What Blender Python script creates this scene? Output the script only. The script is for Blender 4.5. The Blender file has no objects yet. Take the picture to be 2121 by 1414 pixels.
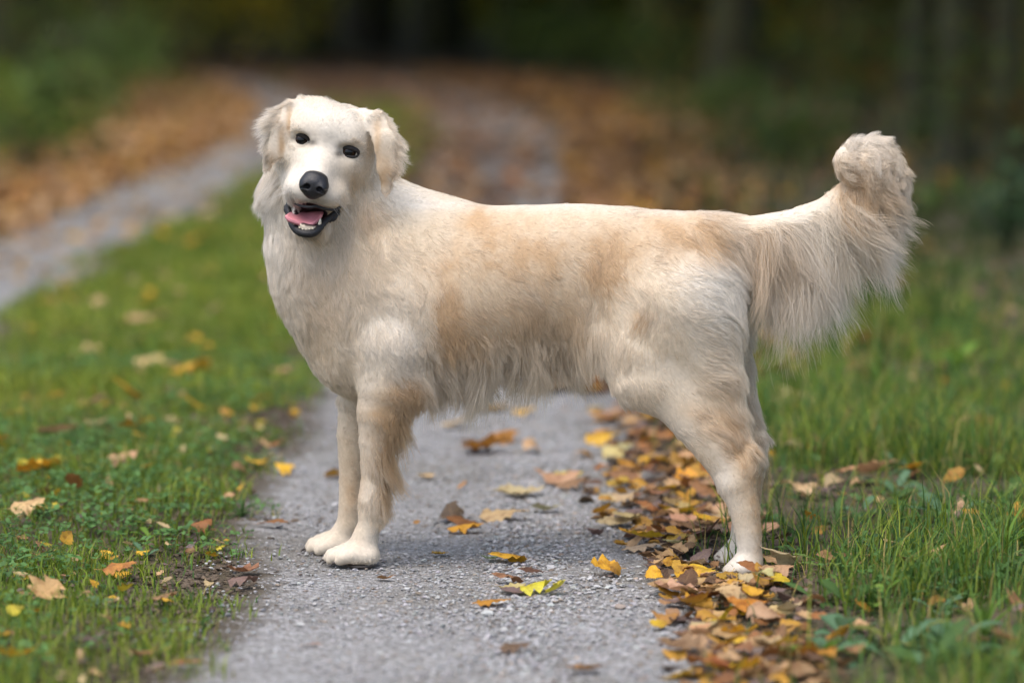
import bpy, math, random
import numpy as np
from mathutils import Vector, kdtree

# ------------------------------------------------------------------ camera, sky, sun, exposure
S = bpy.context.scene
random.seed(7)
RNG = np.random.default_rng(11)
CAM_H = 0.95
PITCH = math.atan(737 * 0.0001327)
K = 0.0001327                       # tangent of one photo pixel
cam_data = bpy.data.cameras.new('camera')
cam = bpy.data.objects.new('camera', cam_data)
S.collection.objects.link(cam)
cam.location = (0, 0, CAM_H)
cam.rotation_euler = (math.pi / 2 - PITCH, 0, 0)
cam_data.sensor_width = 36.0
cam_data.lens = 36.0 / (2121 * K)
cam_data.clip_start = 0.1
cam_data.clip_end = 2000
cam_data.dof.use_dof = True
cam_data.dof.focus_distance = 5.93
cam_data.dof.aperture_fstop = 2.15
S.camera = cam

SUN_EL, SUN_AZ = math.radians(66), math.radians(218)     # azimuth measured clockwise from +Y
world = bpy.data.worlds.new('World')
S.world = world
world.use_nodes = True
wn = world.node_tree.nodes
wl = world.node_tree.links
bg = wn['Background']
sky_tex = wn.new('ShaderNodeTexSky')
sky_tex.sky_type = 'NISHITA'
sky_tex.sun_disc = False
sky_tex.sun_elevation = SUN_EL
sky_tex.sun_rotation = SUN_AZ
sky_tex.air_density = 1.0
sky_tex.dust_density = 4.0
sky_tex.ozone_density = 1.0
wl.new(sky_tex.outputs[0], bg.inputs[0])
bg.inputs[1].default_value = 0.15
sun_data = bpy.data.lights.new('sun', 'SUN')
sun = bpy.data.objects.new('sun', sun_data)
S.collection.objects.link(sun)
sun_data.energy = .95
sun_data.angle = math.radians(60)
sun_data.color = (1.0, 0.97, 0.92)
sdir = Vector((math.sin(SUN_AZ) * math.cos(SUN_EL), math.cos(SUN_AZ) * math.cos(SUN_EL), math.sin(SUN_EL)))
sun.rotation_euler = sdir.to_track_quat('Z', 'Y').to_euler()
S.view_settings.view_transform = 'Standard'
S.view_settings.look = 'None'
S.view_settings.exposure = 1.12
S.view_settings.gamma = 1.0
S.render.engine = 'CYCLES'
cy = S.cycles
cy.use_denoising = True
cy.max_bounces = 10
cy.diffuse_bounces = 5
cy.glossy_bounces = 4
cy.transmission_bounces = 8
cy.transparent_max_bounces = 8
cy.use_adaptive_sampling = True
cy.adaptive_threshold = 0.015
S.cycles_curves.shape = 'RIBBONS'
S.cycles_curves.subdivisions = 2

# ------------------------------------------------------------------ helpers
CP, SP = math.cos(PITCH), math.sin(PITCH)
def at(u, v, y):
    """point of the vertical plane y = const that a photo pixel measures"""
    a, b = (u - 1060.5) * K, (707 - v) * K
    dy, dz = CP + b * SP, -SP + b * CP
    t = y / dy
    return np.array((a * t, y, CAM_H + dz * t))
def on_ground(u, v, z=0.0):
    a, b = (u - 1060.5) * K, (707 - v) * K
    dy, dz = CP + b * SP, -SP + b * CP
    t = (z - CAM_H) / dz
    return np.array((a * t, dy * t, z))
def chart(P):
    """inverse of at(): side-view chart coordinates of points (n,3)"""
    y, z = P[:, 1], P[:, 2] - CAM_H
    f = y * CP - z * SP
    return np.stack((1060.5 + P[:, 0] / f / K, 707 - (y * SP + z * CP) / f / K), 1)
def tag(o, label=None, cat=None, group=None, kind=None):
    if label: o['label'] = label
    if cat: o['category'] = cat
    if group: o['group'] = group
    if kind: o['kind'] = kind
    return o
def link(name, data, parent=None, mat=None):
    o = bpy.data.objects.new(name, data)
    S.collection.objects.link(o)
    if parent is not None: o.parent = parent
    if mat is not None and data is not None and not data.materials: data.materials.append(mat)
    return o
def empty(name, loc=(0, 0, 0), rz=0.0):
    o = link(name, None)
    o.location = loc
    o.rotation_euler = (0, 0, rz)
    o.empty_display_size = 0.05
    return o
def mesh_np(name, V, F, smooth=True, col=None, uv=None):
    """V (n,3), F (m,k) all faces of k corners, or list of such arrays"""
    V = np.asarray(V, np.float32)
    Fs = F if isinstance(F, list) else [F]
    Fs = [np.asarray(f, np.int32) for f in Fs if len(f)]
    me = bpy.data.meshes.new(name)
    me.vertices.add(len(V))
    me.vertices.foreach_set('co', V.ravel())
    li = np.concatenate([f.ravel() for f in Fs])
    tot = np.concatenate([np.full(len(f), f.shape[1], np.int32) for f in Fs])
    st = np.concatenate(([0], np.cumsum(tot)[:-1])).astype(np.int32)
    me.loops.add(len(li)); me.loops.foreach_set('vertex_index', li)
    me.polygons.add(len(tot)); me.polygons.foreach_set('loop_start', st)
    me.polygons.foreach_set('use_smooth', np.full(len(tot), smooth))
    me.update(calc_edges=True)
    if col is not None:
        c = np.ones((len(V), 4), np.float32); c[:, :3] = col
        me.color_attributes.new('tint', 'FLOAT_COLOR', 'POINT').data.foreach_set('color', c.ravel())
    if uv is not None:
        me.uv_layers.new(name='UVMap').data.foreach_set('uv', np.asarray(uv, np.float32)[li].ravel())
    me.validate()
    return me
def hash_noise(x, y, seed=0):
    """smooth 2D value noise in -1..1, vectorised"""
    xi, yi = np.floor(x).astype(np.int64), np.floor(y).astype(np.int64)
    xf, yf = x - xi, y - yi
    def h(a, b):
        n = (a * 374761393 + b * 668265263 + seed * 974634777) & 0xffffffff
        n = ((n ^ (n >> 13)) * 1274126177) & 0xffffffff
        return ((n ^ (n >> 16)) & 0xffff) / 32767.5 - 1
    sx, sy = xf * xf * (3 - 2 * xf), yf * yf * (3 - 2 * yf)
    a = h(xi, yi) * (1 - sx) + h(xi + 1, yi) * sx
    b = h(xi, yi + 1) * (1 - sx) + h(xi + 1, yi + 1) * sx
    return a * (1 - sy) + b * sy
def fbm(x, y, seed=0, n=3):
    return sum(hash_noise(x * 2 ** i, y * 2 ** i, seed + i) * .5 ** i for i in range(n))
def lin(r, g, b):
    f = lambda c: ((c / 255 + .055) / 1.055) ** 2.4 if c > 10 else c / 255 / 12.92
    return np.array((f(r), f(g), f(b)))

class NT:
    """small node-tree writer"""
    def __init__(self, name):
        self.m = bpy.data.materials.new(name); self.m.use_nodes = True
        self.t = self.m.node_tree; self.b = self.t.nodes['Principled BSDF']; self.out = self.t.nodes['Material Output']
    def n(self, kind, **kw):
        nd = self.t.nodes.new('ShaderNode' + kind)
        for k, v in kw.items():
            if k.startswith('_'): setattr(nd, k[1:], v)
            else:
                key = int(k[1:]) if k[0] == 'i' and k[1:].isdigit() else k
                s = nd.inputs[key]
                if hasattr(v, 'is_linked'): self.t.links.new(v, s)
                else: s.default_value = v
        return nd
    def l(self, a, b): self.t.links.new(a, b)
    def noise(self, scale, detail=4, rough=.55, vec=None):
        nd = self.n('TexNoise', Scale=scale, Detail=detail, Roughness=rough)
        self.l(vec if vec is not None else self.pos(), nd.inputs['Vector'])
        return nd
    def pos(self):
        if not hasattr(self, '_p'): self._p = self.n('NewGeometry').outputs['Position']
        return self._p
    def ramp(self, fac, stops):
        nd = self.n('ValToRGB'); self.l(fac, nd.inputs[0])
        e = nd.color_ramp.elements
        while len(e) < len(stops): e.new(.5)
        for k, (p, c) in enumerate(stops):
            e[k].position = p; e[k].color = (*c, 1) if len(c) == 3 else c
        return nd.outputs[0]
    def mix(self, fac, a, b, mode='MIX'):
        nd = self.n('Mix', _data_type='RGBA', _blend_type=mode)
        for s, v in ((nd.inputs[0], fac), (nd.inputs[6], a), (nd.inputs[7], b)):
            if hasattr(v, 'is_linked'): self.l(v, s)
            else: s.default_value = (*v, 1) if not np.isscalar(v) and len(v) == 3 else v
        return nd.outputs[2]
    def bump(self, h, strength=.5, dist=.01):
        nd = self.n('Bump', Strength=strength, Distance=dist); self.l(h, nd.inputs['Height'])
        self.l(nd.outputs[0], self.b.inputs['Normal'])
    def set(self, **kw):
        for k, v in kw.items():
            s = self.b.inputs[k.replace('_', ' ')]
            if hasattr(v, 'is_linked'): self.l(v, s)
            else: s.default_value = (*v, 1) if not np.isscalar(v) and len(v) == 3 else v
        return self.m

# ------------------------------------------------------------------ the lie of the land
def right_track_x(y): return -0.12 - 0.0062 * np.maximum(y - 22, 0) ** 2 * np.where(y > 60, 0, 1) - np.where(y > 60, 9 + (y - 60) * .5, 0)
def left_track_x(y): return np.where(y < 22, -1.82 + 0.022 * (y - 12), -1.6 - 0.0062 * np.maximum(y - 22, 0) ** 2)
def ground_z(x, y):
    x = np.asarray(x, float); y = np.asarray(y, float)
    z = 0.012 * fbm(x * 1.7, y * 1.7, 3)
    lb = np.clip((-(x - left_track_x(np.minimum(y, 60))) - 0.9) / 3.0, 0, 1.6)
    z = z + 0.55 * lb ** 1.5                                       # bank on the far side of the left rut
    rb = np.clip((x - 1.3) / 4.0, 0, 1)
    z = z + 0.16 * rb
    dr = np.abs(x - right_track_x(y)); dl = np.abs(x - left_track_x(y))
    flat = np.exp(-(dr / .40) ** 4) + np.exp(-(dl / .40) ** 4)
    z = z * (1 - np.clip(flat, 0, 1)) - 0.012 * np.clip(flat, 0, 1)
    verge = np.clip((x - .33) / .3, 0, 1) * np.clip((6 - x) / 3, 0, 1) * np.exp(-((y - 6) / 8) ** 2)
    z = z + 0.015 * verge
    return z + 0.018 * np.exp(-((x + .95) / .35) ** 2) * np.exp(-((y - 6) / 12) ** 2)

# soil sheet: fine near the camera, coarse to the horizon
gx = np.concatenate((-np.geomspace(900, 5, 22), np.linspace(-4.6, 4.6, 116), np.geomspace(5, 900, 22)))
gy = np.concatenate((-np.geomspace(600, 2, 10), np.linspace(-1, 4, 12), np.linspace(4.2, 13, 150), np.linspace(13.2, 70, 150), np.geomspace(73, 1200, 18)))
GX, GY = np.meshgrid(gx, gy)
V = np.stack((GX.ravel(), GY.ravel(), ground_z(GX, GY).ravel()), 1)
nx, ny = len(gx), len(gy)
idx = np.arange(nx * ny).reshape(ny, nx)
F = np.stack((idx[:-1, :-1], idx[:-1, 1:], idx[1:, 1:], idx[1:, :-1]), -1).reshape(-1, 4)
m = NT('forest_soil')
n1 = m.noise(3.0, 6); n2 = m.noise(40, 5); n3 = m.noise(.35, 3)
c1 = m.ramp(n1.outputs[0], [(.35, (.030, .021, .013)), (.6, (.065, .047, .028)), (.75, (.05, .05, .02))])
c2 = m.mix(n2.outputs[0], c1, (.085, .062, .036))
c3 = m.mix(m.ramp(n3.outputs[0], [(.45, (0, 0, 0)), (.62, (.6, .6, .6))]), c2, (.045, .06, .016))
m.bump(n2.outputs[0], .8, .02)
soil = m.set(Base_Color=c3, Roughness=.95)
ground = tag(link('ground', mesh_np('ground', V, F), mat=soil), 'brown forest soil under the grass and leaves', kind='structure')

# gravel ruts
m = NT('gravel')
vor = m.n('TexVoronoi', Scale=95.0, Randomness=1.0); m.l(m.pos(), vor.inputs['Vector'])
vor2 = m.n('TexVoronoi', Scale=210.0); m.l(m.pos(), vor2.inputs['Vector'])
big = m.noise(2.2, 5); mid = m.noise(14, 5); fine = m.noise(160, 3)
sep = m.n('SeparateColor'); m.l(vor.outputs['Color'], sep.inputs[0])
stone = m.ramp(sep.outputs[0], [(0, (.19, .19, .186)), (.35, (.27, .27, .27)), (.7, (.335, .336, .338)), (1, (.40, .40, .405))])
sep2 = m.n('SeparateColor'); m.l(vor2.outputs['Color'], sep2.inputs[0])
stone2 = m.ramp(sep2.outputs[1], [(0, (.17, .166, .16)), (.5, (.275, .275, .274)), (1, (.37, .37, .375))])
c = m.mix(m.ramp(mid.outputs[0], [(.4, (0, 0, 0)), (.6, (1, 1, 1))]), stone, stone2)
gap = m.ramp(vor.outputs['Distance'], [(.35, (1, 1, 1)), (.75, (.45, .43, .4))])
c = m.mix(.8, c, gap, 'MULTIPLY')
c = m.mix(m.ramp(big.outputs[0], [(.44, (0, 0, 0)), (.62, (.7, .7, .7))]), c, (.15, .14, .12))
edge = m.n('Attribute', _attribute_name='tint')
esep = m.n('SeparateColor'); m.l(edge.outputs['Color'], esep.inputs[0])
ef = m.n('Math', _operation='ADD'); m.l(esep.outputs[0], ef.inputs[0])
mm = m.n('Math', _operation='MULTIPLY_ADD', i1=1.1, i2=-.55); m.l(mid.outputs[0], mm.inputs[0]); m.l(mm.outputs[0], ef.inputs[1])
ef2 = m.ramp(ef.outputs[0], [(.35, (0, 0, 0)), (.75, (1, 1, 1))])
c = m.mix(ef2, c, m.mix(fine.outputs[0], (.045, .034, .022), (.105, .088, .062)))
hs = m.n('Math', _operation='ADD'); m.l(vor2.outputs['Distance'], hs.inputs[0]); m.l(vor.outputs['Distance'], hs.inputs[1])
hn = m.n('Math', _operation='MULTIPLY', i1=-1.0); m.l(hs.outputs[0], hn.inputs[0])
m.bump(hn.outputs[0], .8, .006)
gravel_mat = m.set(Base_Color=c, Roughness=.9)
def track(name, fx, half, label, rag=.12, dirt=1.0):
    ys = np.concatenate((np.linspace(2, 12, 220), np.linspace(12.1, 58, 190)))
    ts = np.linspace(-1, 1, 33)
    Y, T = np.meshgrid(ys, ts, indexing='ij')
    hw = half * (1 + rag * fbm(Y * .9, np.sign(T) * 9, 5) + .05 * fbm(Y * 5, np.sign(T) * 7, 8))
    X = fx(Y) + T * hw
    Z = ground_z(X, Y) + .007 - .012 * np.clip((np.abs(T) - .85) / .15, 0, 1) + .003 * fbm(X * 9, Y * 9, 21)
    e = np.clip((np.abs(T) - .55 - .12 * (T > 0)) / .38, 0, 1) * dirt
    V = np.stack((X.ravel(), Y.ravel(), Z.ravel()), 1)
    idx = np.arange(V.shape[0]).reshape(len(ys), len(ts))
    F = np.stack((idx[:-1, :-1], idx[:-1, 1:], idx[1:, 1:], idx[1:, :-1]), -1).reshape(-1, 4)
    return tag(link(name, mesh_np(name, V, F, col=np.repeat(e.reshape(-1, 1), 3, 1)), mat=gravel_mat), label, kind='structure')
track('gravel_path', right_track_x, .42, 'grey gravel rut that the dog stands on')
track('gravel_path', left_track_x, .46, 'grey gravel rut on the other side of the grass strip', .18, .5)

# ------------------------------------------------------------------ loose gravel
def ico():
    p = (1 + 5 ** .5) / 2
    v = np.array([(-1, p, 0), (1, p, 0), (-1, -p, 0), (1, -p, 0), (0, -1, p), (0, 1, p), (0, -1, -p), (0, 1, -p), (p, 0, -1), (p, 0, 1), (-p, 0, -1), (-p, 0, 1)], float)
    f = np.array([(0, 11, 5), (0, 5, 1), (0, 1, 7), (0, 7, 10), (0, 10, 11), (1, 5, 9), (5, 11, 4), (11, 10, 2), (10, 7, 6), (7, 1, 8), (3, 9, 4), (3, 4, 2), (3, 2, 6), (3, 6, 8), (3, 8, 9), (4, 9, 5), (2, 4, 11), (6, 2, 10), (8, 6, 7), (9, 8, 1)])
    return v / np.linalg.norm(v[0]), f
IV, IF = ico()
def pebbles(n, ymin, ymax, seed):
    r = np.random.default_rng(seed)
    y = ymin + (ymax - ymin) * r.random(n)
    t = r.normal(0, .5, n)
    x = right_track_x(y) + t * .40
    more = r.random(n) < .3                                        # looser, coarser stones on the right shoulder
    x = np.where(more, right_track_x(y) + .08 + np.abs(r.normal(0, .16, n)), x)
    keep = np.abs(x - right_track_x(y) - .03) < .40 + .05 * fbm(x * 9, y * 9, 77)
    x, y, more = x[keep], y[keep], more[keep]; n = len(x)
    s = (.0011 + .0022 * r.random(n) ** 2.4) * np.where(more, 1.35, 1) * np.where(r.random(n) < .02, 1.8, 1)
    sc = np.stack((s * (1 + .5 * r.random(n)), s * (1 + .5 * r.random(n)), s * (.45 + .35 * r.random(n))), 1)
    a = r.random(n) * 6.283
    base = IV[None] * (1 + .28 * r.standard_normal((n, 12, 1)))
    P = base * sc[:, None]
    ca, sa = np.cos(a)[:, None], np.sin(a)[:, None]
    P = np.stack((P[..., 0] * ca - P[..., 1] * sa, P[..., 0] * sa + P[..., 1] * ca, P[..., 2]), -1)
    P += np.stack((x, y, ground_z(x, y) + .0085 + s * .15), 1)[:, None]
    g = r.random(n)
    col = np.stack((.15 + .23 * g, .15 + .23 * g, .149 + .232 * g), 1) * (1 + .02 * r.standard_normal((n, 3)))
    brown = r.random(n) < .12
    col[brown] *= np.array((.75, .62, .5))
    return P.reshape(-1, 3), (IF[None] + 12 * np.arange(n)[:, None, None]).reshape(-1, 3), np.repeat(np.clip(col, .02, .6), 12, 0)
m = NT('pebble_stone')
a = m.n('Attribute', _attribute_name='tint'); nz = m.noise(300, 3)
stone_mat = m.set(Base_Color=m.mix(.35, a.outputs['Color'], nz.outputs[0], 'OVERLAY'), Roughness=.85)
def clods(n, seed):
    P, F, C = pebbles(n, 4.5, 9.5, seed)
    r = np.random.default_rng(seed + 1); k = len(P) // 12
    y = P.reshape(-1, 12, 3).mean(1)[:, 1]
    x = np.where(r.random(k) < .6, right_track_x(y) - .40 + r.normal(0, .07, k), right_track_x(y) + .42 + np.abs(r.normal(0, .25, k)))
    ctr = P.reshape(-1, 12, 3).mean(1)
    Q = (P.reshape(-1, 12, 3) - ctr[:, None]) * 1.5 + np.stack((x, y, ground_z(x, y) + .003 + .003 * r.random(k)), 1)[:, None]
    c_ = np.array((.07, .05, .032)) * (.5 + 1.1 * r.random((k, 1)))
    return Q.reshape(-1, 3), F, np.repeat(c_, 12, 0)
A = pebbles(30000, 4.55, 8.5, 5)
tag(link('loose_gravel', mesh_np('loose_gravel', A[0], A[1], False, A[2]), mat=stone_mat), 'loose grey pebbles scattered over the gravel rut', 'gravel', kind='stuff')
A = clods(14000, 15)
tag(link('soil_crumbs', mesh_np('soil_crumbs', A[0], A[1], False, A[2]), mat=stone_mat), 'dark crumbs of soil along the bare edges of the rut', 'soil', kind='stuff')

# ------------------------------------------------------------------ grass
def leafy_material(name, trans=.25, rough=.6, spec=.3):
    m = NT(name)
    a = m.n('Attribute', _attribute_name='tint')
    m.set(Base_Color=a.outputs['Color'], Roughness=rough, Specular_IOR_Level=spec)
    tr = m.n('BsdfTranslucent'); m.l(a.outputs['Color'], tr.inputs[0])
    mx = m.n('MixShader'); mx.inputs[0].default_value = trans
    m.l(m.b.outputs[0], mx.inputs[1]); m.l(tr.outputs[0], mx.inputs[2]); m.l(mx.outputs[0], m.out.inputs[0])
    return m.m
grass_mat = leafy_material('grass_blade', .42)
def grass_density(x, y):
    """0..1: how thickly grass stands"""
    dr = np.abs(x - right_track_x(y)); dl = np.abs(x - left_track_x(y))
    d = np.clip((dr - .33 - .10 * fbm(x * 6, y * 6, 31)) / .20, 0, 1) * np.clip((dl - .33 - .12 * fbm(x * 3, y * 1.5, 33)) / .16, 0, 1)
    paw = np.exp(-(((x - .40) / .12) ** 2 + ((y - 5.76) / .10) ** 2) ** 2)                     # trodden round the hind paws
    d = d * (1 - paw)
    right = x > right_track_x(y)
    lit = np.clip((x - right_track_x(y) - .46 - .12 * fbm(x * 2, y * 2, 41)) / .22, 0, 1)      # litter drift keeps the grass back
    d = np.where(right, d * np.clip(lit, .03, 1), d)
    d = np.where(right & (y > 12), d * np.clip((x - .35 - .035 * (y - 12)) / .4, 0.02, 1), d)
    d = np.where(x < left_track_x(y) - .25, d * np.clip((left_track_x(y) - x - 1.0 - .3 * fbm(x, y, 51)) / .5, 0.02, 1) * .8, d)
    d = np.where(right & (x > 1.35 + .3 * fbm(x * .5, y * .5, 61)), d * .45, d)
    d = np.where(right & (y > 10), d * np.clip(1 - (y - 10) / 5, .22, 1), d)
    d = np.where(right, d * np.clip(.55 + .9 * fbm(x * 4.3, y * 4.3, 73), .10, 1), d)
    return d * (.72 + .28 * fbm(x * 3.1, y * 3.1, 71))
def blades(n, x0, x1, y0, y1, hmin, hmax, wid, seed, frustum=1.15):
    r = np.random.default_rng(seed)
    x = x0 + (x1 - x0) * r.random(n); y = y0 + (y1 - y0) * r.random(n)
    ok = (np.abs(x) < y * 1061 * K * frustum + .15) & (r.random(n) < grass_density(x, y))
    x, y = x[ok], y[ok]; n = len(x)
    g = .5 + .5 * fbm(x * 2.3, y * 2.3, 81)
    tuft = np.clip(fbm(x * 7, y * 7, 91), 0, 1)
    h = (hmin + (hmax - hmin) * r.random(n) ** 1.8) * (.65 + .45 * g + .75 * tuft)
    right = x > right_track_x(y)
    h *= np.where(right, 1.45, .92)
    a = r.random(n) * 6.283
    ln = h * (.25 + .95 * r.random(n) ** 1.2); w = wid * (.6 + .8 * r.random(n)) * np.where(right, 1.2, 1)
    dx, dy = np.cos(a), np.sin(a)
    px, py = -dy, dx
    z = ground_z(x, y) - .002
    def pt(f, hh, s):
        return np.stack((x + dx * ln * f + px * w * s, y + dy * ln * f + py * w * s, z + h * hh), 1)
    P = np.stack((pt(0, 0, -.5), pt(0, 0, .5), pt(.3, .62, -.42), pt(.3, .62, .42), pt(1, .92 + .1 * r.random(n), 0)), 1)
    k = 5 * np.arange(n)[:, None]
    F = [k + np.array((0, 1, 3, 2)), k + np.array((2, 3, 4))]
    c0 = np.array((.13, .20, .020)); c1 = np.array((.26, .31, .032)); c2 = np.array((.060, .135, .028)); c3 = np.array((.34, .27, .09))
    t = np.clip(g + .25 * r.standard_normal(n), 0, 1)[:, None]
    col = c0 * (1 - t) + c1 * t
    b = (r.random(n) < np.where(right, .62, .22))[:, None]
    col = np.where(b, c2 * (.7 + .7 * r.random((n, 1))), col)
    shade = np.clip((y - 9.5 - .6 * fbm(x, y, 66)) / 3, 0, 1) * right * .62                # forest shade at the back right, painted into the blade colour
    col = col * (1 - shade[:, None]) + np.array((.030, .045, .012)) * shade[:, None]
    dry = (r.random(n) < np.where(right, .09, .05))[:, None]
    col = np.where(dry, c3, col) * (.75 + .5 * r.random((n, 1)))
    return P.reshape(-1, 3), F, np.repeat(col, 5, 0)
def grass_object(name, label, args):
    P, Q, T, C, o = [], [], [], [], 0
    for a_ in args:
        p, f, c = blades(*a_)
        P.append(p); Q.append(f[0] + o); T.append(f[1] + o); C.append(c); o += len(p)
    me = mesh_np(name, np.concatenate(P), [np.concatenate(Q), np.concatenate(T)], True, np.concatenate(C))
    return tag(link(name, me, mat=grass_mat), label, 'grass', kind='stuff')
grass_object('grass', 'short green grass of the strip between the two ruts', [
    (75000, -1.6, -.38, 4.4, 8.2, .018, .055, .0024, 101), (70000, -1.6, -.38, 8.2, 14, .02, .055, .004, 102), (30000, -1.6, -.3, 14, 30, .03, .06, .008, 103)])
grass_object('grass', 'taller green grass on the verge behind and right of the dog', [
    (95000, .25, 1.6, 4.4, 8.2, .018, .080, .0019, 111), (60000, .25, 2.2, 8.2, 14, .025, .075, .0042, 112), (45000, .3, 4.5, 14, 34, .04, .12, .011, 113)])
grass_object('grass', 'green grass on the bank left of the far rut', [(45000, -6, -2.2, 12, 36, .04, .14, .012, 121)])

# small round weeds (clover, cress) between the blades: nobody could count them
def weeds(n, x0, x1, y0, y1, seed, size):
    r = np.random.default_rng(seed)
    x = x0 + (x1 - x0) * r.random(n); y = y0 + (y1 - y0) * r.random(n)
    patch = fbm(x * 1.9, y * 1.9, 131)
    ok = (np.abs(x) < y * 1061 * K * 1.12 + .1) & (r.random(n) < grass_density(x, y) * np.clip(.35 + patch, 0, 1))
    x, y = x[ok], y[ok]; n = len(x)
    s = size * (.5 + r.random(n)); h = .008 + .03 * r.random(n)
    P, C = [], []
    a0 = r.random(n) * 6.283
    col = np.array((.08, .17, .045)) * (.6 + .9 * r.random((n, 1))) * np.array((1, 1, 1)) + np.array((.01, .015, .012)) * r.random((n, 1))
    for k in range(3):
        a = a0 + k * 2.094
        c_, s_ = np.cos(a), np.sin(a)
        til = .3 * r.standard_normal((n, 2))
        quad = []
        for (f, g) in ((.05, 0), (.55, .45), (1, .0), (.55, -.45)):
            quad.append(np.stack((x + s * (c_ * f - s_ * g), y + s * (s_ * f + c_ * g), ground_z(x, y) + h + s * (f * til[:, 0] + g * til[:, 1])), 1))
        P.append(np.stack(quad, 1)); C.append(col)
    P = np.stack(P, 1).reshape(-1, 3)
    return P, np.arange(len(P)).reshape(-1, 4), np.repeat(col, 12, 0)
for nm, lab, arg in (('clover', 'low clover and cress between the grass of the strip', (24000, -1.5, -.42, 4.5, 9, 201, .010)),
                     ('ground_cover', 'low round-leaved weeds in the verge behind the dog', (52000, .40, 2.2, 4.5, 12, 202, .014))):
    p, f, c = weeds(*arg)
    tag(link(nm, mesh_np(nm, p, f, True, c), mat=grass_mat), lab, 'weeds', kind='stuff')

# ------------------------------------------------------------------ broad-leaved plants and taller tufts, each a thing
def strap(points, widths, side, up, fold=.0, teeth=0.0):
    """leaf ribbon along points; three columns so that the midrib can fold"""
    P = np.asarray(points); n = len(P)
    V = []
    for k in range(n):
        w = widths[k] * (1 + teeth * (1 if k % 2 else -1))
        V += [P[k] - side * w + up * fold * w, P[k], P[k] + side * w + up * fold * w]
    F = []
    for k in range(n - 1):
        for j in range(2): F.append((3 * k + j, 3 * k + j + 1, 3 * k + 4 + j, 3 * k + 3 + j))
    return np.array(V), np.array(F)
def plant_leaf_mesh(name, L, W, arch, lean, col, seed, kind):
    r = np.random.default_rng(seed)
    n = 11
    s = np.linspace(0, 1, n)
    ang = math.radians(90 - lean) - s * math.radians(arch)
    dx = np.cumsum(np.cos(ang)) * L / n; dz = np.cumsum(np.sin(ang)) * L / n
    wob = .04 * L * np.sin(s * 7 + r.random() * 6)
    pts = np.stack((dx, wob * .4, dz), 1)
    if kind == 'dock': w = W * np.clip(.10 + np.sin(np.clip((s - .25) / .75, 0, 1) * math.pi) ** .7, .06, 2)
    elif kind == 'dandelion': w = W * np.clip(.12 + s ** 1.3 * np.sqrt(np.clip(1 - s, 0, 1)) * 2.1, .08, 2)
    else: w = W * np.clip(1 - s ** 2.2, .03, 1)
    V, F = strap(pts, w, np.array((0, 1., 0)), np.array((0, 0, 1.)), .25 if kind != 'blade' else .4, .28 if kind == 'dandelion' else 0)
    c = np.array(col) * (.85 + .3 * r.random())
    C = np.tile(c, (len(V), 1)); C[1::3] *= np.array((1.5, 1.25, 1.5))
    return mesh_np(name, V, F, True, C)
def plant(name, label, u, v, n, L, W, col, kind, seed, group=None, spread=(15, 65), cat='plant'):
    r = random.Random(seed)
    g = on_ground(u, v)
    root = tag(empty(name, (g[0], g[1], float(ground_z(g[0], g[1])))), label, cat, group)
    for k in range(n):
        me = plant_leaf_mesh('leaf' if kind != 'blade' else 'blade', L * r.uniform(.6, 1.1), W * r.uniform(.75, 1.15), r.uniform(20, 80), r.uniform(*spread), col, seed * 31 + k, kind)
        o = link('leaf' if kind != 'blade' else 'blade', me, root, grass_mat)
        o.rotation_euler = (0, 0, k * 2.4 + r.uniform(-.4, .4))
    return root
BLU = (.085, .18, .085); GRN = (.11, .22, .03); DRK = (.055, .12, .03); YEL = (.22, .24, .04)
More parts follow.
